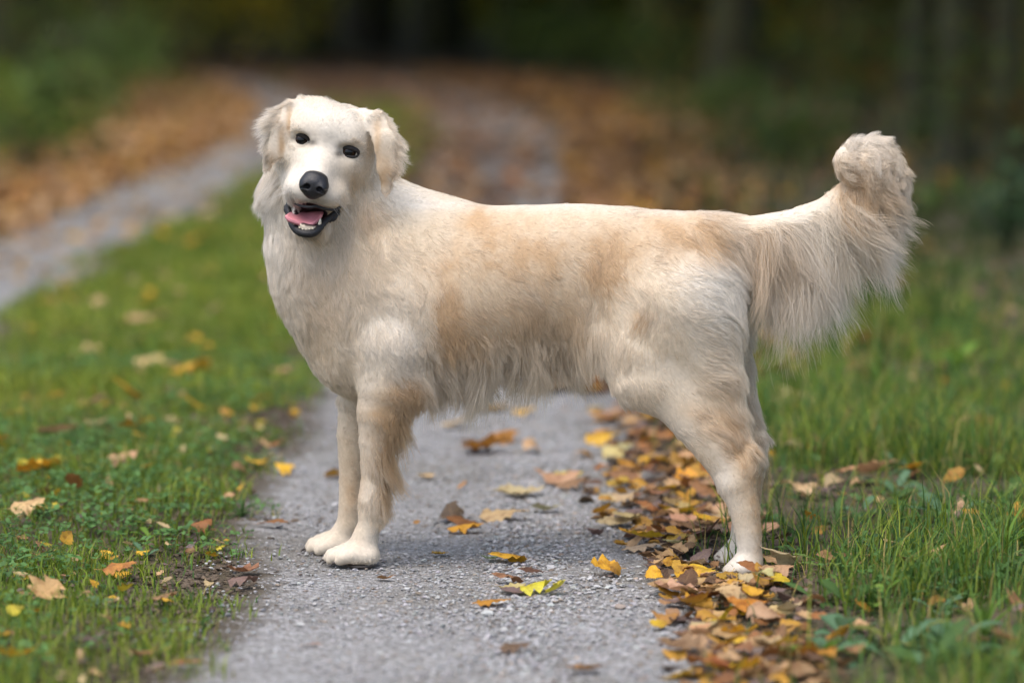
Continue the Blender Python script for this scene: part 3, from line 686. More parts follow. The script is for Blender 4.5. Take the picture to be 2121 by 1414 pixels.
# the leaves one can point to: u, v, length in photo pixels, kind, colour, heading (degrees), tilt, label
NAMED = [
 (1050, 1162, 75, 'birch', 'yellow', 185, 12, 'bright yellow toothed leaf lying on the gravel right of the front paws'),
 (1012, 1158, 45, 'birch', 'green', 150, 10, 'pale grey-green leaf tucked against the bright yellow one on the gravel'),
 (912, 1147, 34, 'birch', 'gold', 20, 5, 'small golden leaf behind the near front paw on the gravel'),
 (1018, 1250, 74, 'beech', 'gold', 8, 5, 'rolled golden-brown leaf lying alone nearest the bottom on the gravel'),
 (1112, 1225, 70, 'maple', 'lemon', 30, 14, 'lemon yellow lobed leaf with dark blotches on the gravel'),
 (1155, 1228, 52, 'maple', 'lemon', 60, 35, 'curled olive-yellow leaf end beside the lemon lobed leaf'),
 (1050, 1205, 66, 'beech', 'brown', 160, 16, 'brown folded leaf behind the lemon yellow lobed one'),
 (1062, 1222, 60, 'beech', 'tan', 20, 10, 'tan ribbed leaf lying between the rolled and the lobed leaf'),
 (1060, 1228, 50, 'beech', 'purple', 170, 14, 'dull purplish leaf under the lemon lobed leaf'),
 (1098, 1190, 55, 'willow', 'dark', 200, 20, 'dark curled leaf strip standing above the lemon lobed leaf'),
 (1250, 1190, 60, 'maple', 'yellow', 200, 30, 'crumpled yellow leaf in front of the leaf drift'),
 (1275, 1192, 40, 'birch', 'gold', 80, 45, 'golden leaf standing on edge beside the crumpled yellow one'),
 (1352, 1205, 50, 'birch', 'yellow', 100, 30, 'round yellow saw-edged leaf standing up at the edge of the drift'),
 (1430, 1215, 60, 'birch', 'yellow', 30, 25, 'yellow leaf lying between the drift and the near hind paw'),
 (1500, 1235, 90, 'beech', 'tan', 10, 12, 'large pale tan ribbed leaf in front of the near hind paw'),
 (1560, 1208, 70, 'beech', 'rust', 190, 20, 'reddish-brown leaf against the near hind paw'),
 (1425, 1255, 48, 'beech', 'gold', 170, 10, 'small golden ribbed leaf below the large tan one'),
 (1375, 1290, 60, 'beech', 'orange', 150, 15, 'orange-brown leaf at the foot of the drift'),
 (1368, 1302, 40, 'birch', 'yellow', 40, 20, 'small yellow leaf stuck to the orange-brown one'),
 (1068, 1345, 60, 'maple', 'dark', 0, 12, 'dark crumpled leaf alone on the gravel near the bottom edge'),
 (645, 1338, 42, 'willow', 'brown', 5, 5, 'small brown leaf strip on the gravel at the bottom'),
 (800, 1200, 36, 'birch', 'brown', 20, 12, 'small brown leaf in front of the near front paw'),
 (1205, 1392, 80, 'beech', 'brown', 190, 12, 'brown leaf cut by the bottom edge in the middle'),
 (1690, 1385, 90, 'beech', 'gold', 200, 12, 'blurred golden leaf at the bottom right end of the drift'),
 (1560, 1335, 85, 'beech', 'yellow', 20, 10, 'yellow leaf at the right end of the drift near the grass'),
 (1640, 1280, 60, 'birch', 'cream', 30, 20, 'pale leaf at the edge of the grass right of the drift'),
 (1410, 1072, 75, 'birch', 'yellow', 350, 18, 'bright yellow leaf on top of the drift under the belly'),
 (1335, 1145, 90, 'beech', 'cream', 15, 8, 'long rolled cream leaf on the dark part of the drift'),
 (1270, 1090, 80, 'beech', 'cream', 200, 6, 'cream leaf lying flat at the left edge of the drift'),
 (1135, 1058, 62, 'birch', 'green', 10, 12, 'pale green leaf left of the drift under the belly'),
 (1045, 1073, 95, 'beech', 'tan', 5, 8, 'long curled tan leaf on the gravel under the belly'),
 (965, 1100, 70, 'maple', 'yellow', 10, 10, 'yellow lobed leaf in the dark leaf heap behind the front leg'),
 (935, 1075, 70, 'maple', 'dark', 100, 25, 'dark brown leaf of the heap behind the front leg'),
 (955, 1088, 66, 'beech', 'rust', 190, 20, 'rust coloured leaf of the heap behind the front leg'),
 (1080, 1025, 100, 'beech', 'cream', 20, 8, 'long pale leaf lying below the pile of tan leaves under the belly'),
 (1150, 1000, 95, 'beech', 'tan', 160, 14, 'broad tan leaf of the pile under the belly'),
 (1190, 1010, 80, 'beech', 'brown', 30, 14, 'brown leaf of the pile under the belly'),
 (1180, 992, 60, 'birch', 'lemon', 10, 14, 'yellow leaf behind the broad tan one under the belly'),
 (1010, 935, 95, 'maple', 'gold', 20, 22, 'big golden lobed leaf lying across the far gravel'),
 (985, 930, 60, 'maple', 'dark', 170, 20, 'dark leaf stuck to the big golden one'),
 (1045, 915, 60, 'maple', 'orange', 60, 25, 'orange lobe rising behind the big golden leaf'),
 (1100, 935, 60, 'beech', 'cream', 90, 25, 'cream leaf right of the big golden one'),
 (950, 885, 60, 'maple', 'cream', 60, 25, 'pale yellow blurred leaf below the chest hair'),
 (1088, 855, 48, 'birch', 'yellow', 10, 15, 'blurred yellow leaf just under the belly fringe'),
 (1020, 850, 90, 'beech', 'gold', 10, 8, 'blurred golden-brown leaf under the belly fringe'),
 (885, 988, 36, 'birch', 'cream', 10, 8, 'small cream leaf right of the foreleg feathers'),
 (960, 1010, 28, 'birch', 'orange', 80, 40, 'tiny orange leaf standing on the gravel under the chest'),
 (1045, 1015, 44, 'willow', 'gold', 10, 8, 'small golden strip left of the tan pile'),
 (1250, 918, 70, 'birch', 'yellow', 15, 16, 'yellow leaf at the back end of the drift'),
 (865, 1085, 16, 'birch', 'orange', 0, 40, 'tiny red-brown scrap right of the near foreleg'),
 (75, 1020, 82, 'maple', 'yellow', 10, 28, 'bright yellow lobed leaf in the grass at the left'),
 (60, 1100, 78, 'maple', 'cream', 20, 25, 'pale cream leaf standing in the grass at the left edge'),
 (125, 935, 100, 'beech', 'tan', 15, 16, 'long pale tan leaf lying across the grass at the left'),
 (200, 925, 70, 'beech', 'cream', 330, 25, 'cream leaf beside the long tan one in the grass'),
 (275, 925, 70, 'maple', 'gold', 5, 20, 'gold lobed leaf in the grass right of the cream one'),
 (255, 992, 70, 'maple', 'tan', 20, 25, 'pinkish tan leaf in the middle of the grass strip'),
 (300, 1002, 44, 'birch', 'yellow', 20, 20, 'yellow scrap beside the pinkish tan leaf'),
 (250, 1210, 85, 'beech', 'orange', 340, 25, 'striped orange-tan leaf in the low left grass'),
 (100, 1270, 85, 'maple', 'tan', 60, 35, 'tan and yellow leaf tilted up in the low left grass'),
 (300, 1378, 66, 'beech', 'brown', 350, 15, 'brown curled leaf at the bottom left edge of the gravel'),
 (385, 1392, 72, 'willow', 'rust', 0, 10, 'flat rust leaf at the bottom left edge of the gravel'),
 (140, 1155, 50, 'beech', 'gold', 70, 60, 'golden leaf standing upright in the grass'),
 (155, 1055, 64, 'beech', 'rust', 300, 55, 'rust leaf standing upright between grass blades'),
 (420, 1118, 50, 'maple', 'rust', 30, 35, 'red-brown leaf at the bare edge of the strip'),
 (400, 1150, 40, 'birch', 'purple', 40, 30, 'dull purple leaf scrap on the bare edge of the strip'),
 (40, 1395, 80, 'maple', 'yellow', 0, 20, 'blurred orange-yellow leaf in the lower left corner'),
 (35, 1310, 40, 'birch', 'lemon', 30, 40, 'small lemon yellow leaf at the left edge low down'),
 (345, 1265, 60, 'maple', 'brown', 20, 20, 'brown leaf at the edge of the gravel low on the left'),
 (505, 1215, 60, 'maple', 'purple', 0, 8, 'flat brown-purple leaf on the gravel left of the paws'),
 (500, 1190, 66, 'maple', 'brown', 175, 8, 'thin brown leaf on the gravel edge left of the front paws'),
 (290, 690, 66, 'beech', 'cream', 5, 16, 'blurred cream leaf far up the grass strip'),
 (310, 780, 66, 'maple', 'cream', 30, 25, 'blurred pale leaf in the middle of the far strip'),
 (400, 805, 90, 'maple', 'yellow', 10, 25, 'large blurred yellow leaf in the strip left of the chest'),
 (205, 865, 50, 'maple', 'cream', 60, 30, 'whitish blurred leaf in the strip on the left'),
 (190, 752, 50, 'maple', 'cream', 20, 20, 'pale blurred leaf far left in the strip'),
 (305, 645, 40, 'birch', 'yellow', 20, 30, 'small blurred yellow leaf far up the strip'),
 (400, 525, 48, 'birch', 'yellow', 20, 35, 'blurred yellow leaf high in the strip near the far rut'),
 (580, 790, 66, 'beech', 'tan', 350, 8, 'blurred tan leaf on the bare ground left of the chest'),
 (540, 845, 44, 'beech', 'gold', 0, 10, 'blurred golden leaf on the edge of the gravel left of the far foreleg'),
 (575, 935, 40, 'birch', 'rust', 30, 15, 'rust leaf on the gravel left of the far foreleg'),
 (565, 1095, 60, 'willow', 'rust', 350, 8, 'thin rust leaf left of the far front paw'),
 (1790, 1020, 110, 'beech', 'tan', 345, 20, 'big pale tan leaf lying in the verge behind the dog'),
 (1650, 870, 80, 'maple', 'cream', 20, 25, 'pale yellow leaf in the verge right of the hind leg'),
 (1665, 890, 60, 'maple', 'yellow', 200, 25, 'golden leaf next to the pale yellow one in the verge'),
 (1985, 1095, 60, 'maple', 'cream', 60, 45, 'cream leaf standing in the verge at the right'),
 (1745, 1175, 45, 'birch', 'cream', 20, 20, 'small cream leaf low in the verge grass'),
 (1850, 940, 44, 'birch', 'cream', 70, 40, 'pale leaf among the weeds behind the dog'),
 (1990, 915, 70, 'maple', 'tan', 10, 30, 'tan leaf among the weeds at the right'),
 (2105, 1120, 60, 'maple', 'gold', 100, 40, 'golden leaf at the right edge of the verge'),
 (1660, 1040, 60, 'beech', 'cream', 160, 20, 'cream leaf just behind the near hock'),
 (1895, 1010, 55, 'birch', 'yellow', 30, 25, 'yellow leaf in the middle of the verge'),
]
r = random.Random(77)
for k, (u, v, L, kd, col, hd, tl, lab) in enumerate(NAMED):
    g = on_ground(u, v)
    sz = L * K * math.hypot(g[1], CAM_H) * (.96 if u < 480 else 1.1)
    hd = math.radians(hd); t = math.radians(tl)
    cx_, cy_ = g[0] - .5 * sz * math.cos(hd), g[1] - .5 * sz * math.sin(hd)
    o = fallen_leaf(kd, k, cx_, cy_, sz, col, hd, (t * r.choice((-1, 1)) * .8, -t * .5), lab, 'fallen leaves one can tell apart', (.006 if u < 480 or u > 1640 else .002) + .2 * sz * math.sin(t) * .5)
# the drift: a thick scatter along the right shoulder of the gravel, the largest of it leaf by leaf
def drift_density(u, v):
    x0 = np.interp(v, [820, 900, 1000, 1100, 1200, 1300, 1414], [1180, 1215, 1190, 1240, 1340, 1370, 1380])
    x1 = np.interp(v, [820, 900, 1000, 1100, 1200, 1300, 1414], [1360, 1520, 1570, 1610, 1670, 1720, 1790])
    return np.clip((u - x0) / 90, 0, 1) * np.clip((x1 - u) / 70, 0, 1) * np.where(v > 1235, .6, 1)
count = 0
shades = ['brown', 'brown', 'tan', 'tan', 'dark', 'rust', 'brown', 'cream', 'gold', 'purple', 'gold', 'tan', 'yellow', 'tan', 'tan', 'cream', 'yellow']
for k in range(5000):
    v = r.uniform(1414, 840); u = r.uniform(1180, 1760)
    if r.random() > float(drift_density(u, v)): continue
    if 1465 < u < 1610 and 1120 < v < 1212: continue
    g = on_ground(u, v); sz = r.uniform(.042, .074); hd = r.uniform(0, 6.28)
    col = r.choice(shades)
    word = {'brown': 'brown', 'tan': 'tan', 'dark': 'dark brown', 'rust': 'rust', 'gold': 'golden', 'cream': 'cream', 'purple': 'dull purple', 'orange': 'orange', 'yellow': 'yellow'}[col]
    where = 'in the far drift under the belly' if v < 1010 else 'of the drift between belly and hind paws' if v < 1150 else 'in front of the hind paws' if v < 1270 else 'at the bottom end of the drift'
    fallen_leaf(r.choice(('beech', 'beech', 'beech', 'birch', 'maple')), r.randrange(6), g[0] - .4 * sz * math.cos(hd), g[1] - .4 * sz * math.sin(hd), sz, col, hd, (r.gauss(0, .26), r.gauss(0, .2)),
                f'{word} dry leaf among the many {where}', f'{word} leaves {where}', r.uniform(0, .010))
    count += 1
    if count > 208: break
# the rest of the litter: joined, nobody could count it
def litter(name, label, pts, size, cols, seed, big=1.0, zmax=.02):
    rr = np.random.default_rng(seed); n = len(pts)
    names = list(LC)
    cset = np.array([LC[c_] for c_ in cols])
    P, F, C, U, o = [], [], [], [], 0
    allshapes = SHAPES['beech'] + SHAPES['birch'][:2] + SHAPES['maple'][:2]
    pick = rr.integers(0, len(allshapes), n)
    for q, (V, f, uv) in enumerate(allshapes):
        sel = pts[pick == q]; kk = len(sel)
        if not kk: continue
        s = (size * (.55 + .8 * rr.random(kk)))[:, None, None]
        a = rr.random(kk) * 6.283; ca, sa = np.cos(a)[:, None], np.sin(a)[:, None]
        W = V[None] * s
        tz = rr.normal(0, .3, (kk, 2))
        Z = W[..., 2] + W[..., 0] * tz[:, :1] + W[..., 1] * tz[:, 1:]
        W = np.stack((W[..., 0] * ca - W[..., 1] * sa, W[..., 0] * sa + W[..., 1] * ca, Z), -1)
        W += np.stack((sel[:, 0], sel[:, 1], ground_z(sel[:, 0], sel[:, 1]) + .006 + zmax * rr.random(kk)), 1)[:, None]
        c_ = cset[rr.integers(0, len(cset), kk)] * (.65 + .6 * rr.random((kk, 1)))
        P.append(W.reshape(-1, 3)); F.append((f[None] + o + len(V) * np.arange(kk)[:, None, None]).reshape(-1, 4)); o += kk * len(V)
        C.append(np.repeat(c_, len(V), 0)); U.append(np.tile(uv, (kk, 1)))
    me = mesh_np(name, np.concatenate(P), np.concatenate(F), True, np.concatenate(C), np.concatenate(U))
    o_ = link(name, me, mat=dry_leaf_mat); o_.color = (1, 1, 1, 1)
    return tag(o_, label, 'leaves', kind='stuff')
rr = np.random.default_rng(91)
uv_ = np.stack((rr.uniform(1180, 1780, 9000), rr.uniform(838, 1440, 9000)), 1)
uv_ = uv_[rr.random(9000) < drift_density(uv_[:, 0], uv_[:, 1]) * .22]
uv_ = uv_[~((uv_[:, 0] > 1465) & (uv_[:, 0] < 1610) & (uv_[:, 1] > 1120) & (uv_[:, 1] < 1215))]
pts = np.array([on_ground(*p)[:2] for p in uv_])
litter('leaf_litter', 'small broken brown leaves filling the drift on the shoulder of the rut', pts, .034, ['brown', 'dark', 'rust', 'tan', 'purple', 'gold'], 92, zmax=.012)
n = 5200
y = 8.5 + 31 * rr.random(n) ** 1.25; x = right_track_x(y) + .18 + .035 * (y - 8) * .6 + np.abs(rr.normal(0, .28 + .018 * (y - 8), n))
pts = np.stack((x, y), 1)
litter('leaf_litter', 'golden brown carpet of fallen leaves on the far right shoulder of the track', pts, .075, ['gold', 'brown', 'brown', 'tan', 'rust', 'dark'], 93, zmax=.02)
n = 6500
y = 12 + 34 * rr.random(n) ** 1.2; x = left_track_x(y) - .12 - np.abs(rr.normal(0, .75, n))
litter('leaf_litter', 'orange carpet of fallen leaves left of the far rut', np.stack((x, y), 1), .085, ['orange', 'gold', 'brown', 'brown', 'tan', 'tan'], 94, zmax=.02)
n = 5200
y = 13 + 42 * rr.random(n) ** .8; x = right_track_x(y) - .1 + rr.normal(0, .15 + .03 * (y - 13), n) - .012 * (y - 13)
litter('leaf_litter', 'brown leaves lying over the bend of the track', np.stack((x, y), 1), .08, ['brown', 'rust', 'dark', 'brown', 'purple', 'tan'], 95, zmax=.01)
n = 120
yy = 10 + 14 * rr.random(420); xx = left_track_x(yy) + .42 * rr.standard_normal(420)
litter('leaf_litter', 'brown and tan leaves strewn along the far rut', np.stack((xx, yy), 1), .06, ['tan', 'brown', 'gold', 'purple'], 99, zmax=.01)
n = 260
y = 6.6 + 12 * rr.random(n); x = np.where(rr.random(n) < .7, -1.0 + .33 * rr.standard_normal(n), left_track_x(y) + .25 * rr.standard_normal(n))
litter('leaf_litter', 'scattered pale leaves in the far grass of the strip', np.stack((x, y), 1), .05, ['cream', 'gold', 'tan', 'yellow'], 96, zmax=.03)
n = 700
y = 4.8 + 8 * rr.random(n); x = .5 + 1.5 * rr.random(n)
litter('leaf_litter', 'scattered leaves half hidden in the grass of the verge', np.stack((x, y), 1), .045, ['cream', 'gold', 'tan', 'brown', 'brown', 'purple'], 97, zmax=.025)
n = 330
y = 4.8 + 3.4 * rr.random(n); x = -1.1 + .62 * rr.random(n)
litter('leaf_litter', 'small pale yellow and tan leaves sunk in the near grass of the strip', np.stack((x, y), 1), .026, ['cream', 'lemon', 'tan', 'brown', 'yellow', 'purple'], 100, zmax=.016)
n = 900
y = 16 + 30 * rr.random(n); x = 1.2 + 7 * rr.random(n)
litter('leaf_litter', 'dim brown leaf floor of the wood on the right', np.stack((x, y), 1), .12, ['brown', 'dark', 'rust', 'gold'], 98, zmax=.02)

# ------------------------------------------------------------------ the dog: one continuous body grown from a distance field
YAW = .18                           # the rump stands a little nearer than the shoulders
DY = 6.0                            # depth of the dog's mid-plane
PX = K * 6.03                       # metres per photo pixel at the dog
def dp(u, v, w=0.0): return at(u, v, DY - (w + YAW * (u - 880)) * PX)           # w: pixels towards the near side
HR, HD = np.array((.97, .25)), np.array((-.25, .97))        # the head is tilted: its own right and down
HW = 152.0                                                  # eyes' offset towards the camera
def hp(r_, d_, w_=0.0):
    return dp(674 + HR[0] * r_ + HD[0] * d_, 302 + HR[1] * r_ + HD[1] * d_, HW + w_)
class Field:
    def __init__(self, lo, hi, res):
        self.lo = np.array(lo, float); self.res = res
        self.n = np.ceil((np.array(hi) - self.lo) / res).astype(int) + 1
        self.ax = [self.lo[i] + res * np.arange(self.n[i]) for i in range(3)]
        self.F = np.full(self.n, .5, np.float32)
    def box(self, lo, hi):
        a = np.clip(np.floor((lo - self.lo) / self.res).astype(int), 0, self.n); b = np.clip(np.ceil((hi - self.lo) / self.res).astype(int) + 1, 0, self.n)
        sl = tuple(slice(a[i], b[i]) for i in range(3))
        return sl, np.meshgrid(*[self.ax[i][sl[i]].astype(np.float32) for i in range(3)], indexing='ij')
    def put(self, sl, d, k, op='add'):
        a = self.F[sl]
        if op == 'cut': d = -d
        sgn = 1 if op == 'add' else -1
        a, b = a * sgn, d * sgn
        h = np.clip(.5 + .5 * (b - a) / k, 0, 1)
        self.F[sl] = sgn * (b * (1 - h) + a * h - k * h * (1 - h))
    def cone(self, a, b, ra, rb, k=.02, sy=1.0, op='add'):
        ra, rb = ra * PX, rb * PX
        m_ = max(ra, rb) * max(1, sy) + k + 3 * self.res
        sl, (X, Y, Z) = self.box(np.minimum(a, b) - m_, np.maximum(a, b) + m_)
        if X.size == 0: return
        ab = b - a; L = ab @ ab
        t = np.clip(((X - a[0]) * ab[0] + (Y - a[1]) * ab[1] + (Z - a[2]) * ab[2]) / L, 0, 1)
        d = np.sqrt((X - a[0] - t * ab[0]) ** 2 + ((Y - a[1] - t * ab[1]) / sy) ** 2 + (Z - a[2] - t * ab[2]) ** 2) - (ra + (rb - ra) * t)
        self.put(sl, d * min(1, sy), k, op)
    def chain(self, pts, k=.02, sy=1.0):
        P = np.array([p[0] for p in pts]); rm = max(p[1] for p in pts) * PX * max(1, sy) + k + 3 * self.res
        sl, (X, Y, Z) = self.box(P.min(0) - rm, P.max(0) + rm)
        if X.size == 0: return
        D_ = None
        for (p, q) in zip(pts[:-1], pts[1:]):
            a, b = p[0], q[0]; ra, rb = p[1] * PX, q[1] * PX; ab = b - a
            t = np.clip(((X - a[0]) * ab[0] + (Y - a[1]) * ab[1] + (Z - a[2]) * ab[2]) / (ab @ ab), 0, 1)
            d = (np.sqrt((X - a[0] - t * ab[0]) ** 2 + ((Y - a[1] - t * ab[1]) / sy) ** 2 + (Z - a[2] - t * ab[2]) ** 2) - (ra + (rb - ra) * t)) * min(1, sy)
            if D_ is None: D_ = d
            else:
                h_ = np.clip(.5 + .5 * (d - D_) / .002, 0, 1)
                D_ = d * (1 - h_) + D_ * h_ - .002 * h_ * (1 - h_)
        self.put(sl, D_, k)
    def ell(self, c, rad, k=.02, axes=None, op='add'):
        """ellipsoid with radii (px) along axes given as rows"""
        rad = np.array(rad, float) * PX
        m_ = rad.max() + k + 3 * self.res
        sl, (X, Y, Z) = self.box(c - m_, c + m_)
        if X.size == 0: return
        A = np.eye(3) if axes is None else np.array(axes)
        q = [(X - c[0]) * A[i][0] + (Y - c[1]) * A[i][1] + (Z - c[2]) * A[i][2] for i in range(3)]
        k0 = np.sqrt(sum((q[i] / rad[i]) ** 2 for i in range(3))) + 1e-6
        k1 = np.sqrt(sum((q[i] / rad[i] ** 2) ** 2 for i in range(3))) + 1e-6
        self.put(sl, k0 * (k0 - 1) / k1, k, op)
    def sample(self, P):
        g = (P - self.lo) / self.res; i = np.clip(np.floor(g).astype(int), 0, self.n - 2); f = g - i
        out = 0
        for dx in (0, 1):
            for dy in (0, 1):
                for dz in (0, 1):
                    w = (f[:, 0] if dx else 1 - f[:, 0]) * (f[:, 1] if dy else 1 - f[:, 1]) * (f[:, 2] if dz else 1 - f[:, 2])
                    out = out + w * self.F[i[:, 0] + dx, i[:, 1] + dy, i[:, 2] + dz]
        return out
    def mesh(self):
        """surface nets"""
        F = self.F; ins = F < 0
        nx, ny, nz = self.n
        acc = np.zeros((nx - 1, ny - 1, nz - 1, 3), np.float32); cnt = np.zeros((nx - 1, ny - 1, nz - 1), np.float32)
        for ax in range(3):
            o1, o2 = [k for k in range(3) if k != ax]
            s0 = [slice(None)] * 3; s1 = [slice(None)] * 3
            s0[ax] = slice(0, -1); s1[ax] = slice(1, None)
            f0, f1 = F[tuple(s0)], F[tuple(s1)]
            cr = (f0 < 0) != (f1 < 0)
            t = np.where(cr, f0 / np.where(cr, f0 - f1, 1), 0)
            for a in (0, 1):
                for b in (0, 1):
                    sl = [slice(None)] * 3
                    sl[o1] = slice(a, F.shape[o1] - 1 + a); sl[o2] = slice(b, F.shape[o2] - 1 + b)
                    c = cr[tuple(sl)]; tt = t[tuple(sl)]
                    acc[..., ax] += np.where(c, tt, 0); acc[..., o1] += np.where(c, a, 0); acc[..., o2] += np.where(c, b, 0); cnt += c
        act = cnt > 0
        ids = np.full(act.shape, -1, np.int64); ids[act] = np.arange(act.sum())
        I = np.argwhere(act)
        V = self.lo + self.res * (I + acc[act] / cnt[act][:, None])
        Q = []
        for ax in range(3):
            o1, o2 = [(1, 2), (2, 0), (0, 1)][ax]
            s0 = [slice(1, -1)] * 3; s1 = [slice(1, -1)] * 3
            s0[ax] = slice(0, -1); s1[ax] = slice(1, None)
            i0, i1 = ins[tuple(s0)], ins[tuple(s1)]
            for flip, msk in ((False, i0 & ~i1), (True, ~i0 & i1)):
                E = np.argwhere(msk)
                if not len(E): continue
                off = np.ones(3, int); off[ax] = 0
                E = E + off
                def cid(a, b):
                    J = E.copy(); J[:, o1] -= a; J[:, o2] -= b
                    return ids[J[:, 0], J[:, 1], J[:, 2]]
                q = np.stack((cid(1, 1), cid(0, 1), cid(0, 0), cid(1, 0)), 1)
                Q.append(q[:, ::-1] if flip else q)
        Q = np.concatenate(Q); Q = Q[(Q >= 0).all(1)]
        return V, Q

RES = .0036
lo, hi = dp(470, 1230, 260), dp(1900, 170, -200)
LO = np.array((lo[0], DY - .30, -.03)); HI = np.array((hi[0], DY + .24, .80))
body = Field(LO, HI, RES); head = Field(LO, dp(880, 170, -160) + np.array((0, .05, .05)), RES)
head.__init__(np.array((LO[0], LO[1], dp(600, 540)[2])), np.array((dp(880, 300)[0], DY + .16, .80)), RES)
c = body.chain
# trunk
c([(dp(905, 520), 92), (dp(1010, 545), 112), (dp(1150, 545), 112), (dp(1290, 535), 100), (dp(1420, 535), 80), (dp(1475, 535), 74)], .05, .95)
c([(dp(845, 610), 150), (dp(960, 615), 150), (dp(1080, 600), 142), (dp(1190, 575), 118)], .05, .84)
body.ell(dp(900, 640), (170, 125, 135), .05)
c([(dp(1180, 590), 112), (dp(1300, 580), 106), (dp(1410, 560), 98)], .05, .72)
# chest and neck
c([(dp(700, 575, 10), 122), (dp(725, 655, 5), 112), (dp(790, 700), 118)], .05, .86)
c([(dp(664, 395, 35), 116), (dp(680, 480, 25), 125), (dp(714, 580, 8), 126)], .05, .80)
c([(dp(735, 400, 15), 66), (dp(790, 455, 0), 74), (dp(900, 505, 0), 80)], .05, .8)
c([(dp(800, 500, 0), 100), (dp(880, 540, 0), 100)], .05, .8)
body.ell(dp(740, 745, 0), (80, 85, 62), .05)
# forelegs (near w>0, far w<0)
body.ell(dp(790, 640, 82), (98, 62, 135), .035)
c([(dp(815, 720, 92), 74), (dp(806, 800, 95), 64), (dp(792, 850, 95), 53), (dp(779, 910, 95), 36), (dp(774, 985, 94), 25), (dp(770, 1035, 93), 29), (dp(766, 1085, 92), 24), (dp(750, 1130, 92), 29)], .022)
body.ell(dp(852, 800, 96), (30, 28, 34), .03)
for k, (u, v, w) in enumerate(((690, 1146, 70), (679, 1151, 88), (684, 1155, 110), (703, 1157, 130))):
    c([(dp(748, 1132, 95), 25), (dp(u + 26, v - 8, w), 14.5), (dp(u + 8, v - 2, w), 14), (dp(u, v + 4, w), 10.5)], .0022)
body.ell(dp(755, 1150, 100), (32, 38, 20), .015)
body.ell(dp(790, 1070, 94), (12, 14, 14), .012)
body.ell(dp(800, 650, -70), (90, 60, 130), .05)
c([(dp(790, 740, -88), 74), (dp(755, 830, -82), 56), (dp(735, 900, -76), 38), (dp(729, 985, -72), 27), (dp(728, 1045, -70), 27), (dp(724, 1085, -70), 27), (dp(708, 1112, -70), 28)], .022)
for k, (u, v, w) in enumerate(((652, 1122, -92), (641, 1128, -74), (643, 1133, -54), (660, 1137, -36))):
    c([(dp(708, 1112, -70), 25), (dp(u + 26, v - 8, w), 14.5), (dp(u + 8, v - 2, w), 14), (dp(u, v + 4, w), 10.5)], .0022)
body.ell(dp(712, 1132, -64), (30, 36, 17), .015)
# hind legs
def hind(w, du, dv, fu=0):
    D = lambda u, v, ww=0: dp(u + du, v + dv, w + ww)
    body.ell(D(1400, 625, -18), (128, 58, 140), .03)
    body.ell(D(1466, 660, -14), (68, 50, 120), .03)
    c([(D(1410, 640), 100), (D(1362, 725, 5), 72), (D(1356, 780, 8), 56)], .03, .75)
    c([(D(1448, 700), 74), (D(1484, 780), 58), (D(1514, 850), 34), (D(1538, 915), 20)], .025, .6)
    c([(D(1378, 795, 8), 58), (D(1436, 862, 6), 52), (D(1484, 920, 3), 48), (D(1520, 985), 38)], .02, .72)
    c([(D(1556, 936), 17), (D(1537, 972), 33), (D(1526, 1000), 38), (D(1541 + fu * .4, 1050), 31), (D(1550 + fu * .7, 1100), 27), (D(1554 + fu, 1150), 25)], .012, .85)
    for (u, v, ww) in ((1512, 1177, -24), (1506, 1180, -8), (1508, 1183, 9), (1520, 1186, 23)):
        c([(D(1546 + fu, 1160), 23), (D(u + 14 + fu, v - 8, ww), 13), (D(u + fu, v, ww), 10.5)], .004)
    body.ell(D(1550 + fu, 1176, 2), (26, 27, 15), .02)
hind(78, 0, 0)
hind(-78, 20, -26, -38)
# front of the near thigh: the flank fold
c([(dp(1265, 610, 62), 40), (dp(1262, 690, 68), 46), (dp(1310, 770, 72), 46)], .05, .7)
# tail core
c([(dp(1470, 505, 0), 54), (dp(1560, 490, 0), 42), (dp(1640, 472, 0), 36), (dp(1712, 445, 4), 35), (dp(1782, 408, 8), 48), (dp(1814, 366, 14), 52), (dp(1800, 338, 28), 47), (dp(1762, 332, 40), 33)], .03)

# head
AX = np.array((HR[0], 0, -HR[1])); AZ = np.array((-HD[0], 0, HD[1])); AY = np.array((0, 1., 0)); HA = (AX, AY, AZ)
h = head
h.ell(hp(0, -25, -85), (84, 105, 58), .03, HA)                    # cranium
h.ell(hp(0, -36, -40), (62, 62, 38), .03, HA)                     # forehead
for s in (-1, 1):
    h.ell(hp(48 * s, -48, -72), (42, 70, 34), .03, HA)            # broad top of the skull
    h.ell(hp(46 * s, -20, -14), (27, 26, 17), .022, HA)           # brow
    h.ell(hp(58 * s, 28, -62), (38, 66, 46), .03, HA)             # cheek
    h.ell(hp(40 * s, 40, -16), (22, 32, 20), .024, HA)              # below the eye
    h.ell(hp(25 * s + (4 if s > 0 else 0), 101, 48), (29, 42, 23), .016, HA)     # flews
h.cone(hp(0, 20, -22), hp(-2, 74, 80), 40, 23, .022, 1)            # bridge of the muzzle
h.cone(hp(0, 52, -22), hp(0, 94, 68), 44, 29, .022, 1)
h.ell(hp(46, 92, 0), (24, 46, 22), .024, HA)                       # corner of the smile
h.ell(hp(-40, 100, 0), (16, 44, 26), .03, HA)
h.cone(hp(4, 110, -80), hp(8, 158, 20), 46, 32, .02, 1)           # lower jaw
h.cone(hp(8, 158, 20), hp(9, 168, 56), 32, 22, .02, 1)
h.ell(hp(5, 145, 58), (35, 64, 21), .008, HA, op='cut')           # open mouth
for s in (-1, 1):
    h.ell(hp(50.5 * s, 0, 13), (19, 16, 11.5), .010, HA, op='cut')
ear = Field(head.lo, head.lo + head.res * (head.n - 1), RES)
